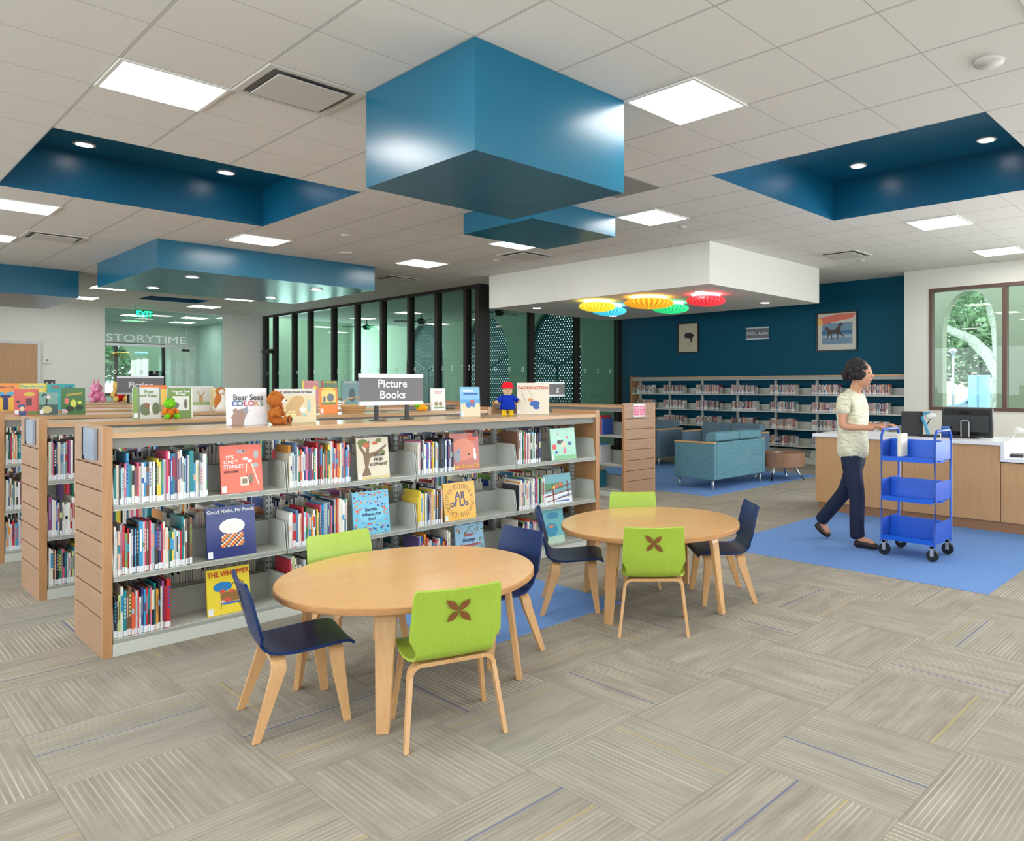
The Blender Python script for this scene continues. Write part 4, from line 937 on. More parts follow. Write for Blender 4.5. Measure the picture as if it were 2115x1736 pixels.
topsign(2.905, RV[0]+0.33, TOPZ, 0.515, 0.236, 0.112, ['Picture', 'Books'], 0.084, 'grey picture books sign on two black posts on the front bookcase', posts=(-0.125, 0.125))
topsign(3.36, RV[5]+0.31, TOPZ, 0.60, 0.28, 0.13, ['Fiction'], 0.12, 'grey fiction sign behind the green and grey frog books', posts=(-0.16, 0.16))
topsign(7.25, 8.35, TOPZ, 0.56, 0.22, 0.10, ['g'], 0.11, 'grey sign partly hidden behind the cream book with red title', rz=0.0, posts=(-0.14, 0.14), lx=0.14)
# soft toys
FUR = mat('brown_plush', (176, 98, 40), 0.95, spec=0.1); n = NT(FUR)
g_ = n.noise(n.coord(), 160, 3, 0.7); n.color(n.mix(n.rng(g_, .3, .7), lin((146, 74, 26)), lin((200, 124, 60)))); n.bump(g_, 0.8, 0.004)
def plush(name, col, tex=True):
    m = mat(name, col, 0.95, spec=0.1)
    n = NT(m); g_ = n.noise(n.coord(), 200, 2, 0.7); n.bump(g_, 0.6, 0.003); return m
def sitting_toy(name, u, v, z, s, rz, fur, muz, label, cat='soft toy', body=None, ears='bear', pads=None, eyes=BLACK):
    r = empty(name, (u, v, z), rz)
    # faces -y ; s = height
    mb = MB().ell((0, 0.0, 0.26*s), (0.21*s, 0.18*s, 0.27*s)); build('body', mb, body or fur, r)
    hd = MB().ell((0, -0.02*s, 0.70*s), (0.25*s, 0.22*s, 0.24*s), seg=20, rings=14)
    if ears == 'bear':
        for q in (-1, 1): hd.ell((q*0.17*s, 0.02*s, 0.89*s), (0.07*s, 0.04*s, 0.075*s))
    if ears == 'long':
        for q in (-1, 1): hd.ell((q*0.09*s, 0.02*s, 1.0*s), (0.05*s, 0.03*s, 0.17*s))
    if ears == 'frog':
        for q in (-1, 1): hd.ell((q*0.12*s, -0.06*s, 0.90*s), (0.075*s, 0.07*s, 0.075*s))
    build('head', hd, fur, r)
    build('muzzle', MB().ell((0, -0.21*s, 0.65*s), (0.11*s, 0.085*s, 0.085*s)), muz, r)
    mb = MB().ell((0, -0.29*s, 0.68*s), (0.035*s, 0.02*s, 0.022*s))
    for q in (-1, 1): mb.ell((q*0.10*s, -0.205*s, 0.77*s) if ears != 'frog' else (q*0.12*s, -0.13*s, 0.91*s), (0.022*s, 0.015*s, 0.022*s))
    build('eyes_and_nose', mb, eyes, r)
    for q in (-1, 1):
        build('arm', MB().ell((q*0.24*s, -0.06*s, 0.38*s), (0.08*s, 0.10*s, 0.18*s), rot=(0.5, q*-0.5, 0)).ell((q*0.27*s, -0.14*s, 0.30*s), (0.075*s, 0.075*s, 0.075*s)), body if (body and ears == 'frog') else fur, r)
        l = build('leg', MB().ell((q*0.19*s, -0.17*s, 0.10*s), (0.10*s, 0.20*s, 0.10*s)).ell((q*0.22*s, -0.33*s, 0.13*s), (0.10*s, 0.06*s, 0.13*s)), fur, r)
        if pads: build('foot_pad', MB().ell((q*0.22*s, -0.385*s, 0.13*s), (0.05*s, 0.012*s, 0.07*s)), pads, l)
    tag(r, label, cat); return r
sitting_toy('toy_bear', 2.035, tm-0.04, TOPZ, 0.235, 0.95, FUR, plush('white_plush', (236, 230, 220)), 'brown sitting toy bear with white muzzle on the front bookcase', pads=mat('dark_pad', (44, 26, 20), 0.9))
sitting_toy('toy_frog', 1.875, m2_-0.10, TOPZ, 0.165, 0.15, plush('green_plush', (110, 190, 40)), plush('light_green_plush', (150, 206, 60)), 'green toy frog in an orange coat sitting between two frog books', body=plush('orange_coat_plush', (214, 120, 40)), ears='frog')
sitting_toy('toy_pig', 3.14, RV[6]+0.25, TOPZ, 0.32, 0.1, plush('pink_plush', (244, 150, 190)), plush('pale_pink_plush', (250, 180, 206)), 'small pink long-eared soft toy on the farthest bookcase', ears='long')
sitting_toy('toy_bear', 3.45, RV[6]+0.25, TOPZ, 0.36, 0.1, plush('yellow_plush', (244, 206, 110)), plush('yellow_plush2', (244, 210, 130)), 'small yellow soft toy with a red middle on the farthest bookcase', body=plush('red_plush', (214, 40, 36)))
r = empty('toy_animal', (2.775, m3-0.12, TOPZ), 0.1); br = plush('tan_brown_plush', (190, 116, 60)); wh = MATS['white_plush']
build('body', MB().ell((0, 0, 0.09), (0.055, 0.045, 0.10)), br, r); build('head', MB().ell((0, 0, 0.205), (0.045, 0.04, 0.042)), br, r)
build('face', MB().ell((0, -0.022, 0.198), (0.03, 0.025, 0.028)), wh, r); build('bib', MB().lathe([(0.062, 0.0), (0.05, 0.06), (0.022, 0.17)], (0.01, -0.012, 0.0), 16), wh, r)
tag(r, 'brown and white soft toy standing between pale books on the third bookcase', 'soft toy')
# standing doll in red hat and blue coat
r = empty('rag_doll', (3.93, tm-0.06, TOPZ), -0.5)
BLC = plush('royal_blue_felt', (24, 52, 170)); YEL = plush('yellow_felt', (240, 200, 40)); REDF = plush('red_felt', (222, 30, 44)); SKN = plush('beige_plush', (206, 178, 140))
build('coat', MB().lathe([(0.055, 0.055), (0.066, 0.06), (0.058, 0.12), (0.045, 0.175), (0.02, 0.185)], (0,0,0), 20), BLC, r)
for q in (-1, 1):
    build('boot', MB().ell((q*0.028, -0.012, 0.015), (0.024, 0.036, 0.016)).cyl((q*0.028, 0.0, 0), 0.021, 0.01, 0.06, 14), YEL, r)
    a = build('sleeve', MB().tube([(q*0.035, 0, 0.165), (q*0.07, -0.01, 0.14), (q*0.088, -0.025, 0.125)], [0.022, 0.021, 0.018], 10), BLC, r)
    build('hand', MB().ell((q*0.096, -0.03, 0.122), (0.015, 0.015, 0.014)), SKN, r)
build('head', MB().ell((0, -0.005, 0.215), (0.042, 0.042, 0.040)).ell((0, -0.045, 0.208), (0.02, 0.018, 0.016)), SKN, r)
build('eyes', MB().ell((0, -0.063, 0.212), (0.006, 0.005, 0.005)).ell((-0.018, -0.042, 0.226), (0.004, 0.004, 0.004)).ell((0.018, -0.042, 0.226), (0.004, 0.004, 0.004)), BLACK, r)
build('hat', MB().lathe([(0.062, 0.238), (0.066, 0.242), (0.046, 0.250), (0.044, 0.275), (0.030, 0.292), (0.0, 0.296)], (0,0,0), 22), REDF, r)
build('scarf', MB().lathe([(0.030, 0.178), (0.034, 0.186), (0.028, 0.192)], (0,0,0), 16), mat('cream_cord', (220, 200, 150), 0.9), r)
tag(r, 'small doll in red hat, blue coat and yellow boots on the front bookcase', 'soft toy')
# basket with a handle, orange figure, blue bits
r = empty('wicker_basket', (3.42, m2_, TOPZ), 0.0)
WK = mat('wicker', (206, 168, 116), 0.8); n = NT(WK); wv = n.m('SINE', n.m('MULTIPLY', n.xyz(n.coord())[2], 420.0)); n.color(n.mix(n.rng(wv, -1, 1), lin((170, 128, 78)), lin((222, 188, 138))))
build('basket_body', MB().lathe([(0.085, 0.0), (0.11, 0.07), (0.115, 0.078), (0.10, 0.078), (0.08, 0.012), (0.0, 0.012)], (0,0,0), 28, sx=1.15, sy=0.8), WK, r)
build('handle', MB().tube([(-0.12, 0, 0.07), (-0.06, 0.0, 0.135), (0.02, 0, 0.15), (0.09, 0, 0.12), (0.125, 0, 0.07)], 0.007, 8), WK, r)
tag(r, 'tan wicker basket beside the orange book, left of the picture books sign', 'basket')
r = empty('toy_figure', (4.10, m2_-0.05, TOPZ), 0.0)
build('body', MB().ell((0, 0, 0.05), (0.05, 0.035, 0.05)).ell((0.05, 0, 0.03), (0.035, 0.03, 0.03)), plush('orange_felt', (240, 170, 40)), r)
build('head', MB().ell((-0.03, 0, 0.105), (0.03, 0.028, 0.028)), MATS['yellow_felt'], r); build('scarf', MB().ell((-0.045, -0.02, 0.06), (0.03, 0.02, 0.02)), MATS['green_plush'], r)
tag(r, 'orange and yellow soft toy lying behind the right end of the picture books sign', 'soft toy')
# printer and display stand far back
r = empty('desktop_printer', (4.95, RV[6]+0.31, TOPZ), 0)
build('case', MB().prism([(-0.2, 0), (0.2, 0), (0.2, 0.16), (0.08, 0.24), (-0.2, 0.24)], 0, -0.24, 0.24), mat('printer_white', (226, 228, 230), 0.4), r, bevel=0.01)
build('paper_tray', MB().box(-0.18, 0.18, -0.26, -0.2, 0.05, 0.07), mat('printer_grey', (170, 172, 176), 0.5), r)
tag(r, 'white desktop machine on the farthest bookcase, left of the dark door post', 'printer')
r = build('wall_screen', MB().box(7.0, 7.42, 26.9, 26.98, 1.40, 1.95), DARK); tag(r, 'black screen seen through the storytime glass', 'screen')

# ================= DISC SHELVING ON THE TEAL WALL =================
r = empty('wall_shelving', (12.36, 4.985, 0)); NBY = 7; LW = NBY*0.917; DP = 0.30
WT_ = 1.675
for y in (-0.035, LW): build('end_panel', MB().box(-0.01, 0.33, y, y+0.035, 0, WT_+0.012), OAKZ, r)
build('top_board', MB().box(0, 0.33, 0.001, LW-0.001, WT_-0.025, WT_), OAKV, r)
build('top_rail', MB().box(0.02, 0.035, 0.001, LW-0.001, WT_-0.085, WT_-0.026), STEELD, r)
build('base', MB().box(0, 0.32, 0.001, LW-0.001, 0, 0.10), STEEL, r)
DZ = (1.31, 0.98, 0.65, 0.325, 0.12)
for i in range(NBY+1): build('upright', MB().box(0.25, 0.29, -0.025, 0.025, 0.101, WT_-0.03), STEEL, r, (0, min(max(i*0.917, 0.03), LW-0.03), 0))
s0 = None
for i in range(NBY):
    for z in DZ:
        if s0 is None:
            mb = MB().box(0, 0.245, 0.004, 0.913, -0.022, 0); mb.box(0.235, 0.241, 0.01, 0.907, 0, 0.13, 0)
            for y in (0.004, 0.909): mb.prism([(0.0, -0.02), (0.245, -0.02), (0.245, 0.14), (0.05, 0.14)], 1, y, y+0.004)
            s0 = build('shelf', mb, STEEL, r); o = s0
        else: o = s0.copy(); COL.objects.link(o); o.parent = r
        o.location = (0, i*0.917, z)
tag(r, 'long low steel shelving with oak ends against the teal wall', 'shelving')
DP_ = [(236,234,230),(40,44,56),(150,40,50),(60,80,130),(190,160,130),(120,100,110),(210,120,90),(90,130,140),(170,170,180),(230,200,170),(110,60,70)]
DM = [mat('disc_case_%d' % i, c, 0.3) for i, c in enumerate(DP_)]; DN = ['white','dark','crimson','blue','tan','mauve','orange','teal','grey','cream','maroon']
dsp = []; rd = random.Random(3)
bayn = ['rightmost bay', 'second bay from right', 'third bay from right', 'fourth bay from right', 'fifth bay from right', 'second bay from left', 'leftmost bay']
for i in range(NBY):
    for zi, z in enumerate(DZ[:4]):
        va = 4.985+i*0.917+0.917-0.14*(0 if i < 6 else 1.0)-0.02; vb_ = 4.985+i*0.917+rd.uniform(0.30, 0.36)
        v = va; k = 0
        while v > vb_:
            t = rd.choice([0.0145, 0.0145, 0.0145, 0.025]); k += 1
            dsp.append(((12.36+4)/(12.36+v)/(1+0.02*zi), (v-t, z, t, rd.choice([0,0,0,9,9,8,8]+list(range(len(DM)))), k, ['top', 'second', 'third', 'fourth'][zi]+' shelf, '+bayn[i], rd.uniform(0.175, 0.192)))); v -= t+0.001
        o = build('book_support', MB().box(-0.06, 0.06, -0.001, 0.001, 0, 0.14).box(-0.06, 0.06, -0.08, 0.0, 0, 0.001), mat('bookend_grey', (186, 188, 180), 0.5), loc=(12.36+0.085, v-0.002, z+0.0005))
        tag(o, 'grey book support, '+['top', 'second', 'third', 'fourth'][zi]+' shelf, '+bayn[i]+' of wall shelving', 'book support', 'metal book supports on the wall shelving')
dsp.sort(key=lambda q: -q[0])
proto = {}
def disc(mb, x, y, z, t, h, a, b, c): mb.box(x, x+0.135, y, y+t, z, z+h, a); mb.add([(x-0.0005, y+t*.15, z+.012), (x-0.0005, y+t*.85, z+.012), (x-0.0005, y+t*.85, z+.045), (x-0.0005, y+t*.15, z+.045)], [(3,2,1,0)], b); mb.add([(x-0.0005, y+t*.2, z+h*.45), (x-0.0005, y+t*.8, z+h*.45), (x-0.0005, y+t*.8, z+h*.9), (x-0.0005, y+t*.2, z+h*.9)], [(3,2,1,0)], c)
for sc, (v, z, t, c, k, nm_, h) in dsp[:295]:
    key = (round(t, 4), c)
    if key not in proto:
        mb = MB(); disc(mb, 0, 0, 0, t, 0.188, 0, 1, 2); o = build('disc_case', mb, [DM[c], LABEL, DM[(c*3+2) % len(DM)]]); proto[key] = o
    else: o = proto[key].copy(); COL.objects.link(o)
    o.location = (12.365+rd.uniform(0, 0.01), v, z+0.0005)
    tag(o, DN[c]+' disc, '+ordw(k)+' from left, '+nm_+', wall shelving', 'disc case', 'disc cases on the shelves of the teal wall')
mb = MB()
for sc, (v, z, t, c, k, nm_, h) in dsp[295:]: disc(mb, 12.367, v, z+0.0005, t, h, c, len(DM), (c*3+2) % len(DM))
o = build('disc_cases', mb, DM+[LABEL]); tag(o, 'rows of disc cases filling the left bays of the teal wall shelving', 'disc cases', kind='stuff')
# ================= TABLES AND CHAIRS =================
def bentleg(mb, x0, x1, w0, w1, yi, yo, ztop, t, foot=0.0, rad=0.05):
    # flat bent-plywood strip in the local y-z plane, wide along x; starts under the seat/top and turns down
    path = []; N = 6
    path.append(((x0, yi, ztop-t/2), (1,0,0), (0,0,1), w0, t))
    for k in range(N+1):
        a = PI/2*k/N
        path.append(((x0, yo-rad+rad*math.sin(a), ztop-t/2-rad+rad*math.cos(a)), (1,0,0), (0, math.sin(a), math.cos(a)), w0, t))
    zt = ztop-t/2-rad
    for k in range(1, 7):
        f = k/6.0
        path.append(((x0+(x1-x0)*f, yo+foot*f, zt*(1-f)+0.001*f), (1,0,0), (0,1,0), w0+(w1-w0)*f, t))
    mb.sweep(path, 0, 0)
def round_table(u, v, rot, label, R=0.602, zt=0.55):
    r = empty('round_table', (u, v, 0))
    build('tabletop', MB().lathe([(R-0.004, zt-0.032), (R, zt-0.028), (R, zt-0.005), (R-0.004, zt-0.001)], (0,0,0), 96, 0, False).lathe([(R-0.004, zt-0.001), (R-0.004, zt), (0.0, zt)], (0,0,0), 96, 1, False), [MAPLEEDGE, MAPLE], r)
    for k in range(4):
        a = rot+PI/2*k; mb = MB(); bentleg(mb, 0, 0, 0.088, 0.052, 0.28, 0.475, zt-0.033, 0.026, 0.055, 0.07)
        build('leg', mb, BEECH, r, rot=(0, 0, a-PI/2), bevel=0.003)
    tag(r, label, 'table', 'round maple children\'s tables'); return r
round_table(1.95, 3.287, math.radians(45+2.3), 'round maple table with bent legs, nearest the camera')
round_table(3.742, 3.279, math.radians(45-33.2), 'round maple table with bent legs, farther table by the blue carpet patch')
GREEN = wood('lime_plywood', (162, 190, 64), (153, 180, 56), (3, 70, 3), 0.38, coat=0.2)
NAVY = mat('navy_plywood', (4, 38, 88), 0.36, spec=0.35)
PETB = mat('brown_petal_inlay', (124, 74, 34), 0.5)
def shell_mesh():
    prof = [(0.185, 0.322, .35), (0.175, 0.334, .36), (0.155, 0.341, .372), (0.11, 0.343, .384), (0.04, 0.338, .388), (-0.05, 0.334, .38), (-0.11, 0.335, .352), (-0.145, 0.342, .322), (-0.168, 0.358, .315), (-0.182, 0.382, .318),
            (-0.192, 0.410, .345), (-0.200, 0.436, .372), (-0.208, 0.470, .370), (-0.220, 0.52, .364), (-0.232, 0.575, .358), (-0.246, 0.62, .352), (-0.252, 0.640, .345), (-0.254, 0.645, .325)]
    t = 0.012; NY = 10; P = [Vector((a, 0, b)) for a, b, c in prof]; n = len(P)
    front = []; back = []
    for i in range(n):
        d = (P[min(i+1, n-1)]-P[max(i-1, 0)]).normalized(); nrm = Vector((d.z, 0, -d.x)); nrm = nrm if nrm.z > 0 or nrm.x > 0 else -nrm
        if nrm.z < -0.01 and i < 9: nrm = -nrm
        rf = []; rb = []
        for k in range(NY+1):
            y = (k/NY-0.5); yy = y*prof[i][2]
            curv = (4*y*y)*(0.016 if i > 9 else 0.004)
            q = P[i]+nrm*(t/2+curv); q2 = P[i]+nrm*(-t/2+curv)
            rf.append((q.x, yy, q.z)); rb.append((q2.x, yy, q2.z))
        front.append(rf); back.append(rb)
    mb = MB(); vs = [p for r_ in front for p in r_]+[p for r_ in back for p in r_]; M_ = (NY+1); off_ = n*M_; fs = []
    for i in range(n-1):
        for k in range(NY):
            a = i*M_+k; fs.append((a, a+M_, a+M_+1, a+1)); fs.append((off_+a, off_+a+1, off_+a+M_+1, off_+a+M_))
        a = i*M_; fs.append((a, off_+a, off_+a+M_, a+M_)); a += NY; fs.append((a, a+M_, off_+a+M_, off_+a))
    for k in range(NY): fs.append((k, k+1, off_+k+1, off_+k)); a = (n-1)*M_+k; fs.append((a, off_+a, off_+a+1, a+1))
    mb.add(vs, fs, 0, True); return mb
def petals(mb, x, z, s, face, tilt):
    for q in range(4):
        a = PI/4+PI/2*q; pts = []
        L = s*(1.0 if q in (0, 2) else 0.86)
        for k in range(9):
            f = k/8.0; pts.append((L*f, s*0.19*math.sin(PI*f)))
        for k in range(7, 0, -1):
            f = k/8.0; pts.append((L*f, -s*0.19*math.sin(PI*f)))
        P_ = []
        for d, w_ in pts:
            yy = (d*math.cos(a)-w_*math.sin(a)); zz = (d*math.sin(a)+w_*math.cos(a))
            P_.append((x-tilt*zz+(4*(yy/.36)**2)*0.016*0.94, yy, z+zz))
        mb.poly(P_)
def make_chair(shellm, name='childs_chair'):
    r = empty(name, (0, 0, 0))
    o = build('seat_shell', shell_mesh(), shellm, r)
    for p in o.data.polygons: p.use_smooth = True
    e = o.modifiers.new('edge', 'EDGE_SPLIT'); e.split_angle = 1.0
    mb = MB(); petals(mb, -0.2335-0.0075, 0.553, 0.074, 1, 0.27)
    build('petal_motif', mb, PETB, o)
    for sx, x0, x1 in ((1, 0.115, 0.150), (-1, -0.115, -0.205)):
        for q in (1, -1):
            mb = MB(); bentleg(mb, x0, x1, 0.058, 0.030, 0.0, 0.172, 0.330 if sx > 0 else 0.326, 0.018, 0.030, 0.045)
            if q < 0: mb.v = [(a, -b, c) for a, b, c in mb.v]; mb.f = [list(reversed(f)) for f in mb.f]
            build('leg', mb, BEECH, r, bevel=0.002)
    build('glide', MB().cyl((0.115, 0.1, 0), 0.006, 0.322, 0.332, 8), CHROME, r)
    return r
cg_ = make_chair(GREEN); cn_ = make_chair(NAVY)
def put(proto, used, u, v, deg, label):
    r = proto if not used else copy_tree(proto); r.location = (u, v, 0); r.rotation_euler = (0, 0, math.radians(deg))
    tag(r, label, 'chair', "children's bent plywood chairs round the tables")
put(cn_, 0, 1.45, 3.365, -12, 'navy plywood chair left of the nearest round table')
put(cg_, 0, 1.825, 2.785, 68.8, 'lime green chair with brown flower motif in front of the nearest table')
put(cn_, 1, 2.46, 3.335, 181, 'navy chair on the right side of the nearest round table, half hidden')
put(cg_, 1, 1.945, 3.79, 270, 'lime green chair behind the nearest table, only its back showing')
put(cn_, 1, 3.36, 3.63, -41.6, 'navy plywood chair left of the farther round table')
put(cg_, 1, 3.387, 2.945, 41.8, 'lime green chair with brown flower motif in front of the farther table')
put(cn_, 1, 4.15, 3.005, 140, 'navy plywood chair right of the farther round table')
put(cg_, 1, 3.995, 3.68, 222, 'lime green chair behind the farther table, only its back showing')

# ================= SEATING =================
TEAL1 = mat('teal_woven_upholstery', (92, 136, 150), 0.85, spec=0.2); n = NT(TEAL1)
g_ = n.noise(n.mapv(n.coord(), (6, 6, 160)), 2.0, 3, 0.6); n.color(n.mix(n.rng(g_, .35, .65), lin((78, 122, 138)), lin((112, 154, 166)))); n.bump(g_, 0.15, 0.002)
TEAL2 = mat('grey_blue_upholstery', (96, 122, 142), 0.85, spec=0.2); n = NT(TEAL2)
g_ = n.noise(n.mapv(n.coord(), (6, 6, 160)), 2.0, 3, 0.6); n.color(n.mix(n.rng(g_, .35, .65), lin((84, 108, 128)), lin((112, 136, 152))))
ARMW = wood('arm_oak', (216, 172, 120), (200, 154, 104), (20, 2, 20), 0.4)
def sofa(name, u, v, rz, L, seats, m, m2, label, cat='sofa', D=0.72):
    # local: back at -y side, faces +y, length along x
    r = empty(name, (u, v, 0), rz); zb, za = 0.15, 0.655
    for q in (-1, 1):
        x0 = -L/2 if q < 0 else L/2-0.065
        a = build('arm', MB().box(x0, x0+0.065, -D/2+0.0, D/2, zb, za), m, r, bevel=0.008)
        build('arm_cap', MB().box(x0-0.004, x0+0.069, -D/2+0.01, D/2+0.006, za+0.001, za+0.024), ARMW, a, bevel=0.006)
    build('back', MB().box(-L/2+0.066, L/2-0.066, -D/2, -D/2+0.09, zb, za+0.02), m, r, bevel=0.01)
    build('seat_base', MB().box(-L/2+0.066, L/2-0.066, -D/2+0.092, D/2-0.02, zb, 0.30), m, r)
    w = (L-0.134)/seats
    for i in range(seats):
        x = -L/2+0.067+i*w
        build('seat_cushion', MB().box(x+0.003, x+w-0.003, -D/2+0.22, D/2+0.01, 0.302, 0.44), m2, r, bevel=0.03, seg=3)
        build('back_cushion', MB().prism([(-D/2+0.10, 0.36), (-D/2+0.27, 0.36), (-D/2+0.20, 0.79), (-D/2+0.15, 0.815), (-D/2+0.02, 0.80), (-D/2+0.02, 0.69), (-D/2+0.10, 0.68)], 0, x+0.003, x+w-0.003), m2, r, bevel=0.02, seg=3)
    for x in (-L/2+0.05, L/2-0.05):
        for y in (-D/2+0.06, D/2-0.06): build('leg', MB().cyl((x, y, 0), 0.02, 0.004, zb, 14), SILVER, r)
    tag(r, label, cat); return r
sofa('loveseat', 8.95, 6.44, 0, 1.32, 2, TEAL1, TEAL1, 'teal loveseat with oak arm tops seen from behind')
sofa('loveseat', 10.62, 7.55, PI/2, 1.40, 2, TEAL2, TEAL2, 'grey-blue loveseat facing left, behind the nearer teal loveseat')
sofa('armchair', 10.60, 9.20, PI/2, 0.86, 1, TEAL2, TEAL2, 'grey-blue armchair beside the right-angle bookcase', 'armchair')
r = empty('coffee_table', (10.08, 6.12, 0))
build('drum', MB().lathe([(0.0, 0.215), (0.40, 0.215), (0.405, 0.22), (0.405, 0.425), (0.40, 0.43), (0.0, 0.43)], (0,0,0), 64, 0, False), WALNUT, r)
for k in range(4):
    a = PI/2*k+0.25; mb = MB().tube([(0.24*math.cos(a), 0.24*math.sin(a), 0.215), (0.40*math.cos(a), 0.40*math.sin(a), 0.006)], [0.022, 0.014], 10); build('leg', mb, CHROME, r)
tag(r, 'round walnut drum coffee table on splayed chrome legs', 'coffee table')
r = build('paper_sheet', MB().box(9.92, 10.10, 6.05, 6.17, 0.431, 0.434), LABEL); tag(r, 'white paper lying on the round coffee table', 'paper')

# ================= SERVICE DESK =================
DU = 7.82
r = empty('service_desk', (DU, 2.2, 0)); QZ = mat('white_quartz', (236, 236, 240), 0.25)
build('cabinet', MB().box(0.03, 0.75, -4.6, 2.00, 0.10, 0.872).box(0.03, 0.75, -4.6, 2.00, 0.0, 0.1), DARK, r)
seams = [2.02, 0.99, -0.025]
for a, b, zt in ((2.02, 0.995, 0.870), (0.987, -0.022, 0.870), (-0.030, -1.1, 0.700), (-1.108, -2.3, 0.700), (-2.308, -4.6, 0.700)):
    build('panel', MB().box(-0.0, 0.028, b, a, 0.105, zt), DESKW, r)
build('side_panel', MB().box(0.0, 0.76, 2.021, 2.045, 0.105, 0.870), DESKW, r)
build('kick_board', MB().box(0.02, 0.03, -4.6, 2.0, 0.0, 0.104).box(0.02, 0.7, 2.0, 2.01, 0, 0.104), wood('kick_oak', (160, 118, 84), (146, 104, 72), (3, 3, 60), 0.5), r)
build('worktop', MB().box(-0.03, 0.80, -0.03, 2.07, 0.873, 0.91), QZ, r, bevel=0.003)
build('worktop', MB().box(-0.03, 0.80, -4.6, -0.031, 0.712, 0.748).box(-0.03, 0.80, -0.07, -0.031, 0.748, 0.91), QZ, r, bevel=0.003)
tag(r, 'oak panelled service desk with white quartz top', 'desk')
# the cabinet body must stay below the low worktop on the right
for o in r.children:
    if o.name.startswith('cabinet'):
        bpy.data.objects.remove(o); break
build('cabinet', MB().box(0.03, 0.75, -0.03, 2.00, 0.0, 0.872).box(0.03, 0.75, -4.6, -0.03, 0.0, 0.711), DARK, r)
# monitor seen from behind
r = empty('monitor', (8.22, 2.66, 0.91), math.radians(-90)+0.0)
# local x along width, faces -y away ; back towards +y => camera side
build('housing', MB().prism([(-0.035, 0.0), (0.0, 0.0), (0.0, 0.31), (-0.035, 0.31)], 0, -0.265, 0.265).prism([(0.0, 0.02), (0.028, 0.06), (0.028, 0.235), (0.0, 0.30)], 0, -0.235, 0.235), mat('monitor_black', (34, 36, 38), 0.35), r)
build('stand_column', MB().box(-0.045, 0.045, -0.005, 0.045, -0.002, 0.19), BLACK, r)
build('column_trim', MB().box(-0.047, -0.037, 0.045, 0.052, 0.0, 0.19).box(0.037, 0.047, 0.045, 0.052, 0.0, 0.19).box(-0.047, 0.047, 0.045, 0.052, 0.18, 0.19), SILVER, r)
text('maker_lettering', 'DELL', 0.042, mat('logo_black', (6, 6, 8), 0.3), r, (0, 0.0195, 0.27), rot=(PI/2-0.4, 0, PI), ext=0.001, bold=0.0015, sx=1.5)
for o in r.children: o.location.z += 0.008 if o.name.startswith('housing') else 0
build('stand_foot', MB().box(-0.12, 0.12, -0.11, 0.10, 0.0, 0.012), BLACK, r)
tag(r, 'black monitor seen from behind on the service desk, under the window', 'monitor')
r.rotation_euler = (0, 0, math.radians(90)); r.location = (8.16, 2.615, 0.911)
# second screen edge-on, scanner, tub, low-counter chair
r = empty('touch_screen', (8.12, 3.20, 0.911), math.radians(120))
build('screen', MB().box(-0.11, 0.11, -0.015, 0.015, 0.0, 0.27), mat('screen_grey_blue', (86, 108, 120), 0.3), r); build('bezel', MB().box(-0.115, 0.115, 0.015, 0.025, -0.0, 0.275), BLACK, r)
tag(r, 'slim grey-blue screen standing left of the desk scanner', 'screen')
r = empty('desk_scanner', (8.14, 3.00, 0.911), 0.3)
build('base', MB().box(-0.09, 0.09, -0.1, 0.1, 0, 0.02), BLACK, r, bevel=0.006)
build('neck', MB().tube([(0, 0.02, 0.02), (0, 0.05, 0.13), (0, 0.09, 0.21), (0, 0.06, 0.255), (0, 0.0, 0.25)], 0.017, 10), mat('scanner_blue', (70, 160, 206), 0.35), r)
build('head', MB().ell((0, -0.01, 0.225), (0.045, 0.06, 0.035)), mat('scanner_white', (222, 222, 214), 0.4), r)
build('cable', MB().tube([(0.02, 0.0, 0.2), (0.05, 0.03, 0.14), (0.02, 0.05, 0.08), (0.05, 0.02, 0.03)], 0.006, 6), BLACK, r)
tag(r, 'blue and white handheld scanner on a stand on the desk', 'scanner')
r = empty('wipes_tub', (8.10, 2.92-0.10, 0.911)); build('tub', MB().cyl((0,0,0), 0.042, 0, 0.10, 24), mat('tub_blue', (30, 70, 150), 0.35), r); build('lid', MB().cyl((0,0,0), 0.044, 0.101, 0.122, 24), mat('lid_blue', (90, 130, 200), 0.35), r)
tag(r, 'blue tub with pale lid beside the black monitor', 'tub')
r = empty('office_chair', (8.95, 1.95, 0), math.radians(90))
build('backrest', MB().box(-0.21, 0.21, -0.018, 0.018, 0.66, 1.09), mat('grey_mesh_fabric', (112, 114, 118), 0.9), r, bevel=0.015)
build('back_frame', MB().tube([(-0.215, 0.0, 0.66), (-0.215, 0, 1.05), (-0.18, 0, 1.095), (0.18, 0, 1.095), (0.215, 0, 1.05), (0.215, 0, 0.66)], 0.014, 8), BLACK, r)
build('spine', MB().tube([(0, 0.03, 0.95), (0, 0.05, 0.6), (0, -0.1, 0.42)], 0.02, 8), BLACK, r)
build('seat', MB().box(-0.24, 0.24, -0.5, -0.03, 0.43, 0.50), MATS['grey_mesh_fabric'], r, bevel=0.03)
build('gas_column', MB().cyl((0, -0.26, 0), 0.03, 0.08, 0.43, 14), CHROME, r)
for k in range(5):
    a = 2*PI*k/5; l = build('foot_arm', MB().tube([(0, -0.26, 0.09), (0.28*math.cos(a), -0.26+0.28*math.sin(a), 0.06)], [0.022, 0.016], 8), BLACK, r); build('caster', MB().ell((0.28*math.cos(a), -0.26+0.28*math.sin(a), 0.028), (0.025, 0.025, 0.027)), BLACK, l)
tag(r, 'grey mesh office chair behind the lower desk counter at right edge', 'office chair')
r = empty('desk_phone', (8.05, 2.10, 0.748), 0.2)
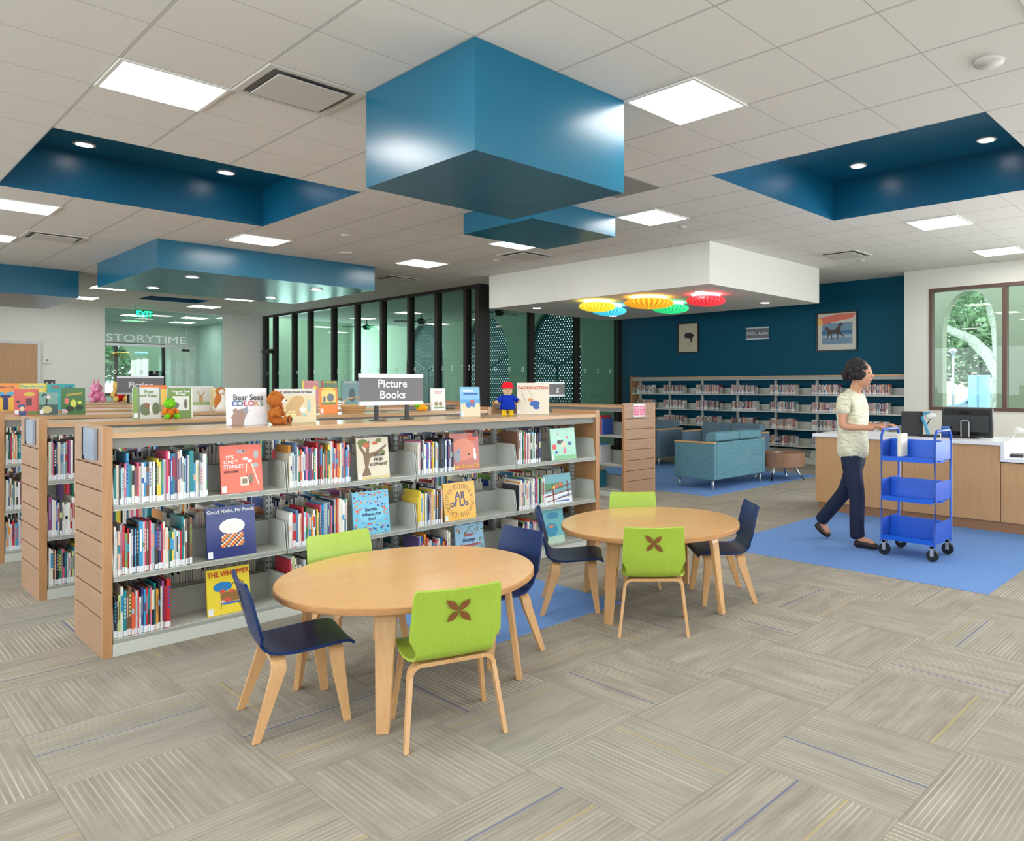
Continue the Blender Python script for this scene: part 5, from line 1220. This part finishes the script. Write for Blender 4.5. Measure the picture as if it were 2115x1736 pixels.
build('base', MB().box(-0.08, 0.08, -0.08, 0.08, 0.001, 0.03), BLACK, r); build('arm', MB().tube([(0, 0.03, 0.03), (0.0, 0.05, 0.16), (0.02, 0.0, 0.24)], 0.012, 8), mat('handset_white', (220, 220, 212), 0.4), r); build('head', MB().ell((0.0, -0.03, 0.27), (0.03, 0.05, 0.03)), MATS['handset_white'], r)
tag(r, 'white scanner on a stand on the lower counter at the right edge', 'scanner')

# pictures and sign on the teal wall
def framed(u, v0, v1, z0, z1, fcol, mcol, fr_=0.03, label='', art=None, glass=True):
    w = v1-v0; h = z1-z0; r = empty('framed_picture', (u, (v0+v1)/2, (z0+z1)/2), -PI/2)  # local x -> -v, faces -y -> -u
    build('frame', MB().box(-w/2, w/2, -0.03, 0, -h/2, -h/2+fr_).box(-w/2, w/2, -0.03, 0, h/2-fr_, h/2).box(-w/2, -w/2+fr_, -0.03, 0, -h/2+fr_, h/2-fr_).box(w/2-fr_, w/2, -0.03, 0, -h/2+fr_, h/2-fr_), mat('frame_%d' % fcol[0], fcol, 0.4), r)
    build('mat_board', MB().box(-w/2+fr_, w/2-fr_, -0.012, -0.001, -h/2+fr_, h/2-fr_), mat('board_%d' % mcol[0], mcol, 0.7), r)
    for k, (rgb, polys) in enumerate(art or []):
        mb = MB()
        for p in polys: mb.poly([(-w/2+a*w, -0.0135-0.0012*k, -h/2+b*h) for a, b in p])
        build('print', mb, mat('print_%d_%d_%d' % rgb, rgb, 0.6), r)
    tag(r, label, 'picture'); return r
TW = 12.695
hd = [(.30, .42), (.36, .52), (.30, .58), (.40, .70), (.44, .66), (.62, .68), (.80, .58), (.72, .52), (.68, .36), (.62, .32), (.60, .48), (.50, .46), (.38, .50)]
framed(TW, 9.72, 10.30, 2.205, 2.865, (52, 36, 28), (206, 192, 164), 0.022, 'framed ink drawing of a dark horse head on the teal wall', [((44, 44, 42), [hd]), ((90, 86, 78), [line(.50, .36, .54, .22, .01), line(.60, .32, .60, .2, .01)])])
horse = [(.20, .55), (.24, .63), (.30, .60), (.31, .55), (.45, .54), (.52, .60), (.55, .68), (.60, .72), (.67, .655), (.655, .635), (.605, .65), (.60, .56), (.595, .50), (.63, .43), (.69, .37), (.675, .355), (.60, .42), (.555, .45), (.545, .36), (.52, .29), (.505, .30), (.52, .38), (.50, .46), (.39, .47), (.385, .40), (.40, .30), (.385, .29), (.36, .38), (.33, .44), (.30, .38), (.27, .30), (.255, .31), (.285, .42), (.28, .50), (.25, .56), (.22, .52)]
framed(TW, 6.02, 6.86, 2.135, 2.875, (30, 26, 26), (214, 208, 196), 0.024, 'framed print of a dark horse trotting on a beach under a pink sky',
  [((120, 150, 170), [rect(.14, .18, .88, .72)]), ((226, 120, 100), [[(.04, .66), (.4, .74), (.88, .82), (.97, .94), (.6, .95), (.04, .86)]]), ((240, 196, 110), [[(.03, .64), (.16, .7), (.12, .84), (.03, .86)]]), ((60, 110, 150), [rect(.14, .44, .88, .52)]), ((170, 186, 196), [rect(.14, .34, .88, .40)]), ((84, 64, 62), [horse])])
r = empty('wall_sign', (TW, 8.21, 2.55), -PI/2)
build('panel', MB().box(-0.275, 0.275, -0.015, 0, -0.10, 0.10), SIGNG, r); build('rail', MB().box(-0.28, 0.28, -0.02, 0, 0.10, 0.125).box(-0.28, 0.28, -0.02, 0, -0.125, -0.10), SILVER, r)
text('sign_lettering', 'DVDs, Audio', 0.095, LABEL, r, (0, -0.018, 0), ext=0.001)
tag(r, 'small grey sign reading DVDs, Audio on the teal wall', 'sign')

# ================= BOOK CART =================
CB = mat('cart_blue', (0, 88, 206), 0.4); CFr = mat('cart_frame_blue', (44, 90, 190), 0.4)
r = empty('book_cart', (6.30, 2.445, 0))
for k, z in enumerate((0.84, 0.50, 0.16)):
    mb = MB(); t = 0.006; y0, y1 = -0.225, 0.225
    for q in (-1, 1):   # V-shaped double shelf, each side slopes to the middle
        mb.prism([(q*0.215, z), (q*0.215, z+t), (q*0.02, z-0.025+t), (q*0.02, z-0.025)] if q > 0 else [(q*0.02, z-0.025), (q*0.02, z-0.025+t), (q*0.215, z+t), (q*0.215, z)], 1, y0, y1)
    mb.box(-0.22, -0.205, y0, y1, z-0.015, z+0.025); mb.box(0.205, 0.22, y0, y1, z-0.015, z+0.025)
    mb.prism([(-0.03, z-0.02), (0.03, z-0.02), (0.008, z+0.165), (-0.008, z+0.165)], 1, y0, y1)
    build('shelf', mb, CB, r)
for q in (-1, 1):
    mb = MB(); y = q*0.232
    mb.tube([(-0.19, y, 0.12), (-0.19, y, 1.04), (-0.15, y, 1.09), (0.15, y, 1.09), (0.19, y, 1.04), (0.19, y, 0.12)], 0.012, 8)
    mb.box(-0.18, 0.18, y-0.003, y+0.003, 0.84, 1.00); mb.box(-0.18, 0.18, y-0.003, y+0.003, 0.50, 0.66); mb.box(-0.18, 0.18, y-0.003, y+0.003, 0.15, 0.32)
    build('end_frame', mb, CFr, r)
    for x in (-0.18, 0.18):
        w_ = build('wheel', MB().prism(circ(0, 0.055, 0.05, 0.05, 18), 0, -0.014, 0.014), BLACK, r, (x, y*0.9, 0))
        build('fork', MB().box(-0.02, -0.016, -0.015, 0.015, 0.05, 0.13).box(0.016, 0.02, -0.015, 0.015, 0.05, 0.13).box(-0.02, 0.02, -0.02, 0.02, 0.115, 0.13), SILVER, w_)
tag(r, 'bright blue three-shelf book cart being pushed over the carpet', 'book cart')
r = empty('book_stack', (6.20, 2.56, 0.868))
mb = MB()
o = build('book', MB().box(6.115, 6.245, 2.50, 2.535, 0.866, 1.06, 0).box(6.118, 6.242, 2.503, 2.532, 1.0605, 1.061, 1), [mat('cart_book_cream', (222, 218, 200), 0.5), PAPER]); bpy.data.objects.remove(r)
tag(o, 'cream book standing on the top shelf of the blue cart', 'book')

# ================= PERSON =================
SK = mat('skin', (196, 142, 112), 0.55); HAIR = mat('dark_hair', (26, 20, 20), 0.6); n = NT(HAIR); g_ = n.noise(n.coord(), 60, 3, 0.7); n.bump(g_, 0.9, 0.012)
SHIRT = mat('beige_print_shirt', (206, 204, 176), 0.8); n = NT(SHIRT)
g_ = n.noise(n.mapv(n.coord(), (6, 6, 30)), 3.0, 3, 0.6); n.color(n.mix(n.rng(g_, .4, .6), lin((188, 186, 156)), lin((224, 220, 200))))
JEANS = mat('dark_jeans', (15, 27, 56), 0.85); SHOE = mat('dark_brown_shoe', (44, 32, 28), 0.5)
pr = empty('person', (6.32, 3.03, 0)); PX, PY = 6.32, 3.03
def L_(pts): return [(a-PX, b-PY, c) for a, b, c in pts]
# body: pelvis0 waist1 chest2 neck3 head-base4 headtop5 | legs R: hip6 knee7 ankle8 toe9 | L: 10..13 | arms R: sh14 el15 wr16 palm17 | L 18..21
V_ = L_([(6.32,3.04,.93),(6.32,3.05,1.08),(6.32,3.065,1.27),(6.32,3.035,1.41),(6.32,2.985,1.515),(6.32,2.965,1.60),
   (6.24,3.03,.88),(6.23,2.96,.48),(6.24,2.97,.09),(6.24,2.79,.045),
   (6.40,3.05,.88),(6.41,3.16,.47),(6.40,3.42,.17),(6.40,3.33,.05),
   (6.17,3.06,1.355),(6.13,3.06,1.10),(6.19,2.86,1.095),(6.20,2.78,1.10),
   (6.47,3.06,1.355),(6.51,3.06,1.10),(6.45,2.86,1.095),(6.44,2.78,1.10)])
E_ = [(0,1),(1,2),(2,3),(3,4),(4,5),(0,6),(6,7),(7,8),(8,9),(0,10),(10,11),(11,12),(12,13),(2,14),(14,15),(15,16),(16,17),(2,18),(18,19),(19,20),(20,21)]
R_ = [(.13,.10),(.12,.09),(.14,.10),(.052,.052),(.062,.066),(.06,.06),.075,.052,.036,.03,.075,.052,.036,.03,.052,.040,.024,(.036,.018),.052,.040,.024,(.036,.018)]
body = skin('body', V_, E_, R_, SK, pr)
# fingers curl round the cart rail
for q, px in ((-1, 6.20), (1, 6.44)):
    for k in range(4):
        x = px+q*0.0+(k-1.5)*0.019
        skin('finger', L_([(x, 2.76, 1.115), (x, 2.725-0.003*(k == 1), 1.118), (x, 2.695, 1.105), (x, 2.685, 1.075)]), [(0,1),(1,2),(2,3)], [.010,.009,.0085,.007], SK, body, sub=1)
    skin('thumb', L_([(px-q*0.028, 2.79, 1.10), (px-q*0.04, 2.755, 1.09), (px-q*0.038, 2.72, 1.075)]), [(0,1),(1,2)], [.011,.010,.008], SK, body, sub=1)
# face
hm = MB().ell((0, 2.955-PY, 1.572), (0.074, 0.094, 0.118), seg=24, rings=18)
import bmesh
bmh = bmesh.new(); bmh.from_mesh(body.data); vv = [bmh.verts.new(p) for p in hm.v]
for f in hm.f:
    q = [vv[i] for i in dict.fromkeys(f)]
    if len(q) >= 3: bmh.faces.new(q).smooth = True
bmh.to_mesh(body.data); bmh.free()
hc_ = (6.32-PX, 2.955-PY, 1.575)
build('nose', MB().ell((0, hc_[1]-0.094, 1.562), (0.013, 0.020, 0.022)), SK, body); build('ear', MB().ell((-0.075, hc_[1]+0.01, 1.565), (0.012, 0.018, 0.03)).ell((0.075, hc_[1]+0.01, 1.565), (0.012, 0.018, 0.03)), SK, body)
build('eyes', MB().ell((-0.03, hc_[1]-0.084, 1.59), (0.011, 0.006, 0.006)).ell((0.03, hc_[1]-0.084, 1.59), (0.011, 0.006, 0.006)), DARK, body)
build('mouth', MB().ell((0, hc_[1]-0.084, 1.522), (0.022, 0.008, 0.006)), mat('lips', (160, 84, 80), 0.5), body)
mb = MB(); rh = random.Random(9)
mb.ell((0, hc_[1]+0.05, 1.628), (0.104, 0.108, 0.10), seg=22, rings=16)
for k in range(90):
    a = rh.uniform(0, 2*PI); e_ = rh.uniform(-0.6, 1.4); x = 0.10*math.cos(a)*math.cos(e_); y = hc_[1]+0.06+0.105*math.sin(a)*math.cos(e_); z = 1.60+0.095*math.sin(e_)
    if y < hc_[1]-0.045 and z < 1.645: continue
    s_ = rh.uniform(0.026, 0.042); mb.ell((x, y, z), (s_, s_, s_), seg=8, rings=6)
build('hair', mb, HAIR, body)
VS = L_([(6.32,3.045,.77),(6.32,3.05,.90),(6.32,3.05,1.06),(6.32,3.065,1.25),(6.32,3.05,1.38),(6.32,3.03,1.45),(6.18,3.06,1.35),(6.14,3.06,1.20),(6.46,3.06,1.35),(6.50,3.06,1.20)])
skin('shirt', VS, [(0,1),(1,2),(2,3),(3,4),(4,5),(3,6),(6,7),(3,8),(8,9)], [(.17,.15),(.178,.158),(.155,.135),(.165,.13),(.095,.085),(.068,.066),.078,.068,.078,.068], SHIRT, body)
VT = L_([(6.32,3.04,1.02),(6.32,3.04,.92),(6.25,3.03,.76),(6.23,2.96,.48),(6.24,2.97,.14),(6.24,2.955,.07),(6.39,3.05,.76),(6.41,3.16,.48),(6.40,3.385,.21),(6.40,3.43,.15)])
skin('trousers', VT, [(0,1),(1,2),(2,3),(3,4),(4,5),(1,6),(6,7),(7,8),(8,9)], [(.11,.09),(.125,.11),.10,.076,.070,.078,.10,.076,.068,.074], JEANS, body)
for (a, b, c, d) in (((6.24, 3.00, .035), (6.24, 2.88, .045), (6.24, 2.76, .03), 0), ((6.40, 3.47, .14), (6.40, 3.40, .075), (6.40, 3.32, .03), 1)):
    skin('shoe', L_([a, b, c]), [(0,1),(1,2)], [(.038,.035),(.044,.04),(.036,.026)], SHOE, body)
tag(pr, 'person with dark curly hair, beige top and dark jeans pushing the blue cart', 'person')

# ================= OUTSIDE =================
GR = mat('outside_paving', (170, 176, 168), 0.9)
o = build('ground', MB().box(12.9, 70, -40, 60, -0.25, -0.13).box(-12, 12.9, 27.3, 80, -0.25, -0.13), GR); tag(o, 'pale paving and grass outside the windows', 'ground', kind='structure')
PORCH = mat('porch_plaster', (150, 152, 128), 0.8)
arch_wall(-1.0, 6.4, -0.13, 3.8, [(4.86, 1.05, -0.1, 2.55, 3.40), (3.10, 1.25, -0.1, 1.95, 2.9), (1.2, 1.3, -0.1, 1.95, 2.9)], 0, 15.3, 15.55, PORCH, 'wall_porch')
arch_wall(2.0, 10.0, -0.13, 3.4, [(6.55, 1.5, -0.1, 1.9, 3.0), (4.6, 1.5, -0.1, 1.9, 3.0)], 1, 29.6, 29.8, PORCH, 'wall_porch')
LEAF = mat('leaf_green', (96, 130, 84), 0.7); n = NT(LEAF); n.color(n.mix(n.noise(n.geo(), 1.6, 3), lin((60, 92, 58)), lin((150, 182, 130))))
BARK = mat('pale_bark', (206, 206, 190), 0.85); n = NT(BARK); g_ = n.noise(n.geo(), 14, 4, 0.7); n.color(n.mix(n.rng(g_, .35, .65), lin((176, 176, 160)), lin((226, 226, 212)))); n.bump(g_, 0.5, 0.02)
def leaves(mb, c, r, cnt, s, rg):
    for _ in range(cnt):
        d = Vector((rg.gauss(0, 1), rg.gauss(0, 1), rg.gauss(0, 1))).normalized()*(rg.random()**0.4)
        p = Vector((c[0]+d.x*r[0], c[1]+d.y*r[1], c[2]+d.z*r[2])); a = Vector((rg.gauss(0, 1), rg.gauss(0, 1), rg.gauss(0, 1))).normalized(); b = a.orthogonal().normalized(); k = s*rg.uniform(.6, 1.4)
        mb.add([p-a*k, p+b*k*.5, p+a*k, p-b*k*.5], [(0,1,2,3)], 0)
rg = random.Random(4)
r = empty('tree', (20.0, 5.35, -0.13))
def tp(x, z, u=20.0, y0=5.35): return (u-20.0, x-y0, z+0.13)
build('trunk', MB().tube([tp(5.42, -0.1), tp(5.50, 0.8), tp(5.52, 1.6), tp(5.50, 2.25), tp(5.62, 3.0), tp(5.85, 3.7), tp(5.9, 4.6)], [0.42, 0.34, 0.30, 0.24, 0.18, 0.13, 0.08], 12), BARK, r)
build('branch', MB().tube([tp(5.52, 1.7), tp(5.85, 2.25), tp(6.3, 2.72), tp(6.6, 2.86), tp(6.95, 3.05), tp(7.3, 3.5)], [0.20, 0.16, 0.13, 0.11, 0.10, 0.06], 10), BARK, r)
build('branch', MB().tube([tp(5.45, 2.1), tp(5.2, 2.8), tp(4.8, 3.4), tp(4.2, 4.2)], [0.16, 0.13, 0.10, 0.06], 10), BARK, r)
mb = MB(); leaves(mb, (1.5, 0.6, 4.6), (2.2, 3.4, 1.2), 2600, 0.12, rg); leaves(mb, (-0.3, 1.0, 3.9), (0.8, 1.2, 0.5), 260, 0.09, rg); build('foliage', mb, LEAF, r)
tag(r, 'pale-barked tree with forked trunk outside the window above the desk', 'tree')
for i, (u, v, w_, h_, lb) in enumerate([(30, 9.0, 3.2, 3.0, 'broad green tree farther off behind the pale trunk, left part of window'), (33, 2.0, 4.0, 3.2, 'broad green tree behind the pale trunk, right part of window'), (36, 17.5, 3.5, 3.0, 'green tree far outside, left end of the window view')]):
    r = empty('tree', (u, v, -0.13)); build('trunk', MB().tube([(0,0,0), (0.1,0,1.2), (0,0.1,2.4)], [0.25, 0.2, 0.15], 10), BARK, r)
    mb = MB(); leaves(mb, (0, 0, 3.4), (w_*0.8, w_, h_*0.62), 3800, 0.17, rg); build('foliage', mb, LEAF, r); tag(r, lb, 'tree')
for i, (u, v, w_, lb) in enumerate([(16.6, 14.0, 2.0, 'hedge outside the right-hand lattice screen'), (16.8, 18.5, 2.6, 'hedge outside the far lattice screens')]):
    r = empty('hedge', (u, v, -0.13)); mb = MB(); leaves(mb, (0, 0, 0.35), (0.7, w_, 0.7), 900, 0.11, rg); build('foliage', mb, LEAF, r); tag(r, lb, 'hedge')
r = empty('tree', (6.9, 33.5, -0.13)); build('trunk', MB().tube([(0,0,0), (0.1,0,1.3), (0.3,0.1,2.6)], [0.2, 0.16, 0.1], 10), BARK, r); mb = MB(); leaves(mb, (0, 0, 3.0), (2.4, 1.4, 1.3), 2600, 0.15, rg); build('foliage', mb, LEAF, r); tag(r, 'green tree seen through the storytime room window', 'tree')
def car(u, v, rz, col, label):
    r = empty('car', (u, v, -0.12), rz); m = mat('car_paint_%d' % col[0], col, 0.25, coat=0.6)
    build('body', MB().prism([(-2.1, .35), (-2.15, .7), (-1.9, .88), (-1.2, .95), (-0.6, 1.38), (0.7, 1.42), (1.35, .98), (2.0, .88), (2.1, .55), (2.05, .35)], 1, -0.85, 0.85), m, r, bevel=0.06, seg=3)
    build('windows', MB().prism([(-1.05, .97), (-0.52, 1.31), (0.64, 1.35), (1.18, .99)], 1, -0.86, 0.86), mat('car_glass', (50, 70, 80), 0.1), r)
    for x in (-1.3, 1.3):
        for y in (-0.78, 0.78): build('wheel', MB().prism(circ(0, 0, .31, .31, 18), 1, -0.1, 0.1), BLACK, r, (x, y, 0.31))
    tag(r, label, 'car')
car(28.0, 7.9, PI/2+0.4, (150, 170, 190), 'silver-blue car parked outside, left of the white pillar sign')
car(31.0, 6.1, PI/2+0.2, (190, 40, 50), 'red car parked outside, right of the white pillar sign')
r = empty('pillar_sign', (24.0, 7.30, -0.13), -0.2); build('panel', MB().box(-0.1, 0.1, -0.32, 0.32, 0, 1.95), mat('pillar_pale_blue', (170, 206, 222), 0.6), r, bevel=0.02); build('edge', MB().box(-0.12, -0.1, -0.02, 0.02, 0, 1.9), mat('pillar_blue', (120, 170, 200), 0.6), r)
tag(r, 'pale blue pillar sign outside the window', 'pillar sign')
r = empty('lamp_post', (25.0, 8.45, -0.13)); build('pole', MB().cyl((0,0,0), 0.045, 0, 2.7, 12), SILVER, r); build('lamp_head', MB().lathe([(0.05, 2.7), (0.15, 2.76), (0.12, 2.84), (0.0, 2.88)], (0,0,0), 18), SILVER, r)
tag(r, 'grey lamp post outside, left of the pillar sign', 'lamp post')
r = empty('flower_banner', (26.0, 7.1, -0.13)); build('flower', MB().prism(circ(0, 1.65, .34, .34, 14), 0, -0.03, 0.03), mat('flower_yellow', (250, 220, 70), 0.5), r); build('stem', MB().cyl((0,0,0), 0.03, 0, 1.4, 8), LEAF, r)
tag(r, 'yellow flower-shaped ornament outside, right of the pillar sign', 'ornament')
o = build('low_building', MB().box(44, 46, 2, 22, -0.13, 2.6), mat('pink_beige_render', (226, 206, 190), 0.8)); tag(o, 'long low pinkish building across the street', 'building')
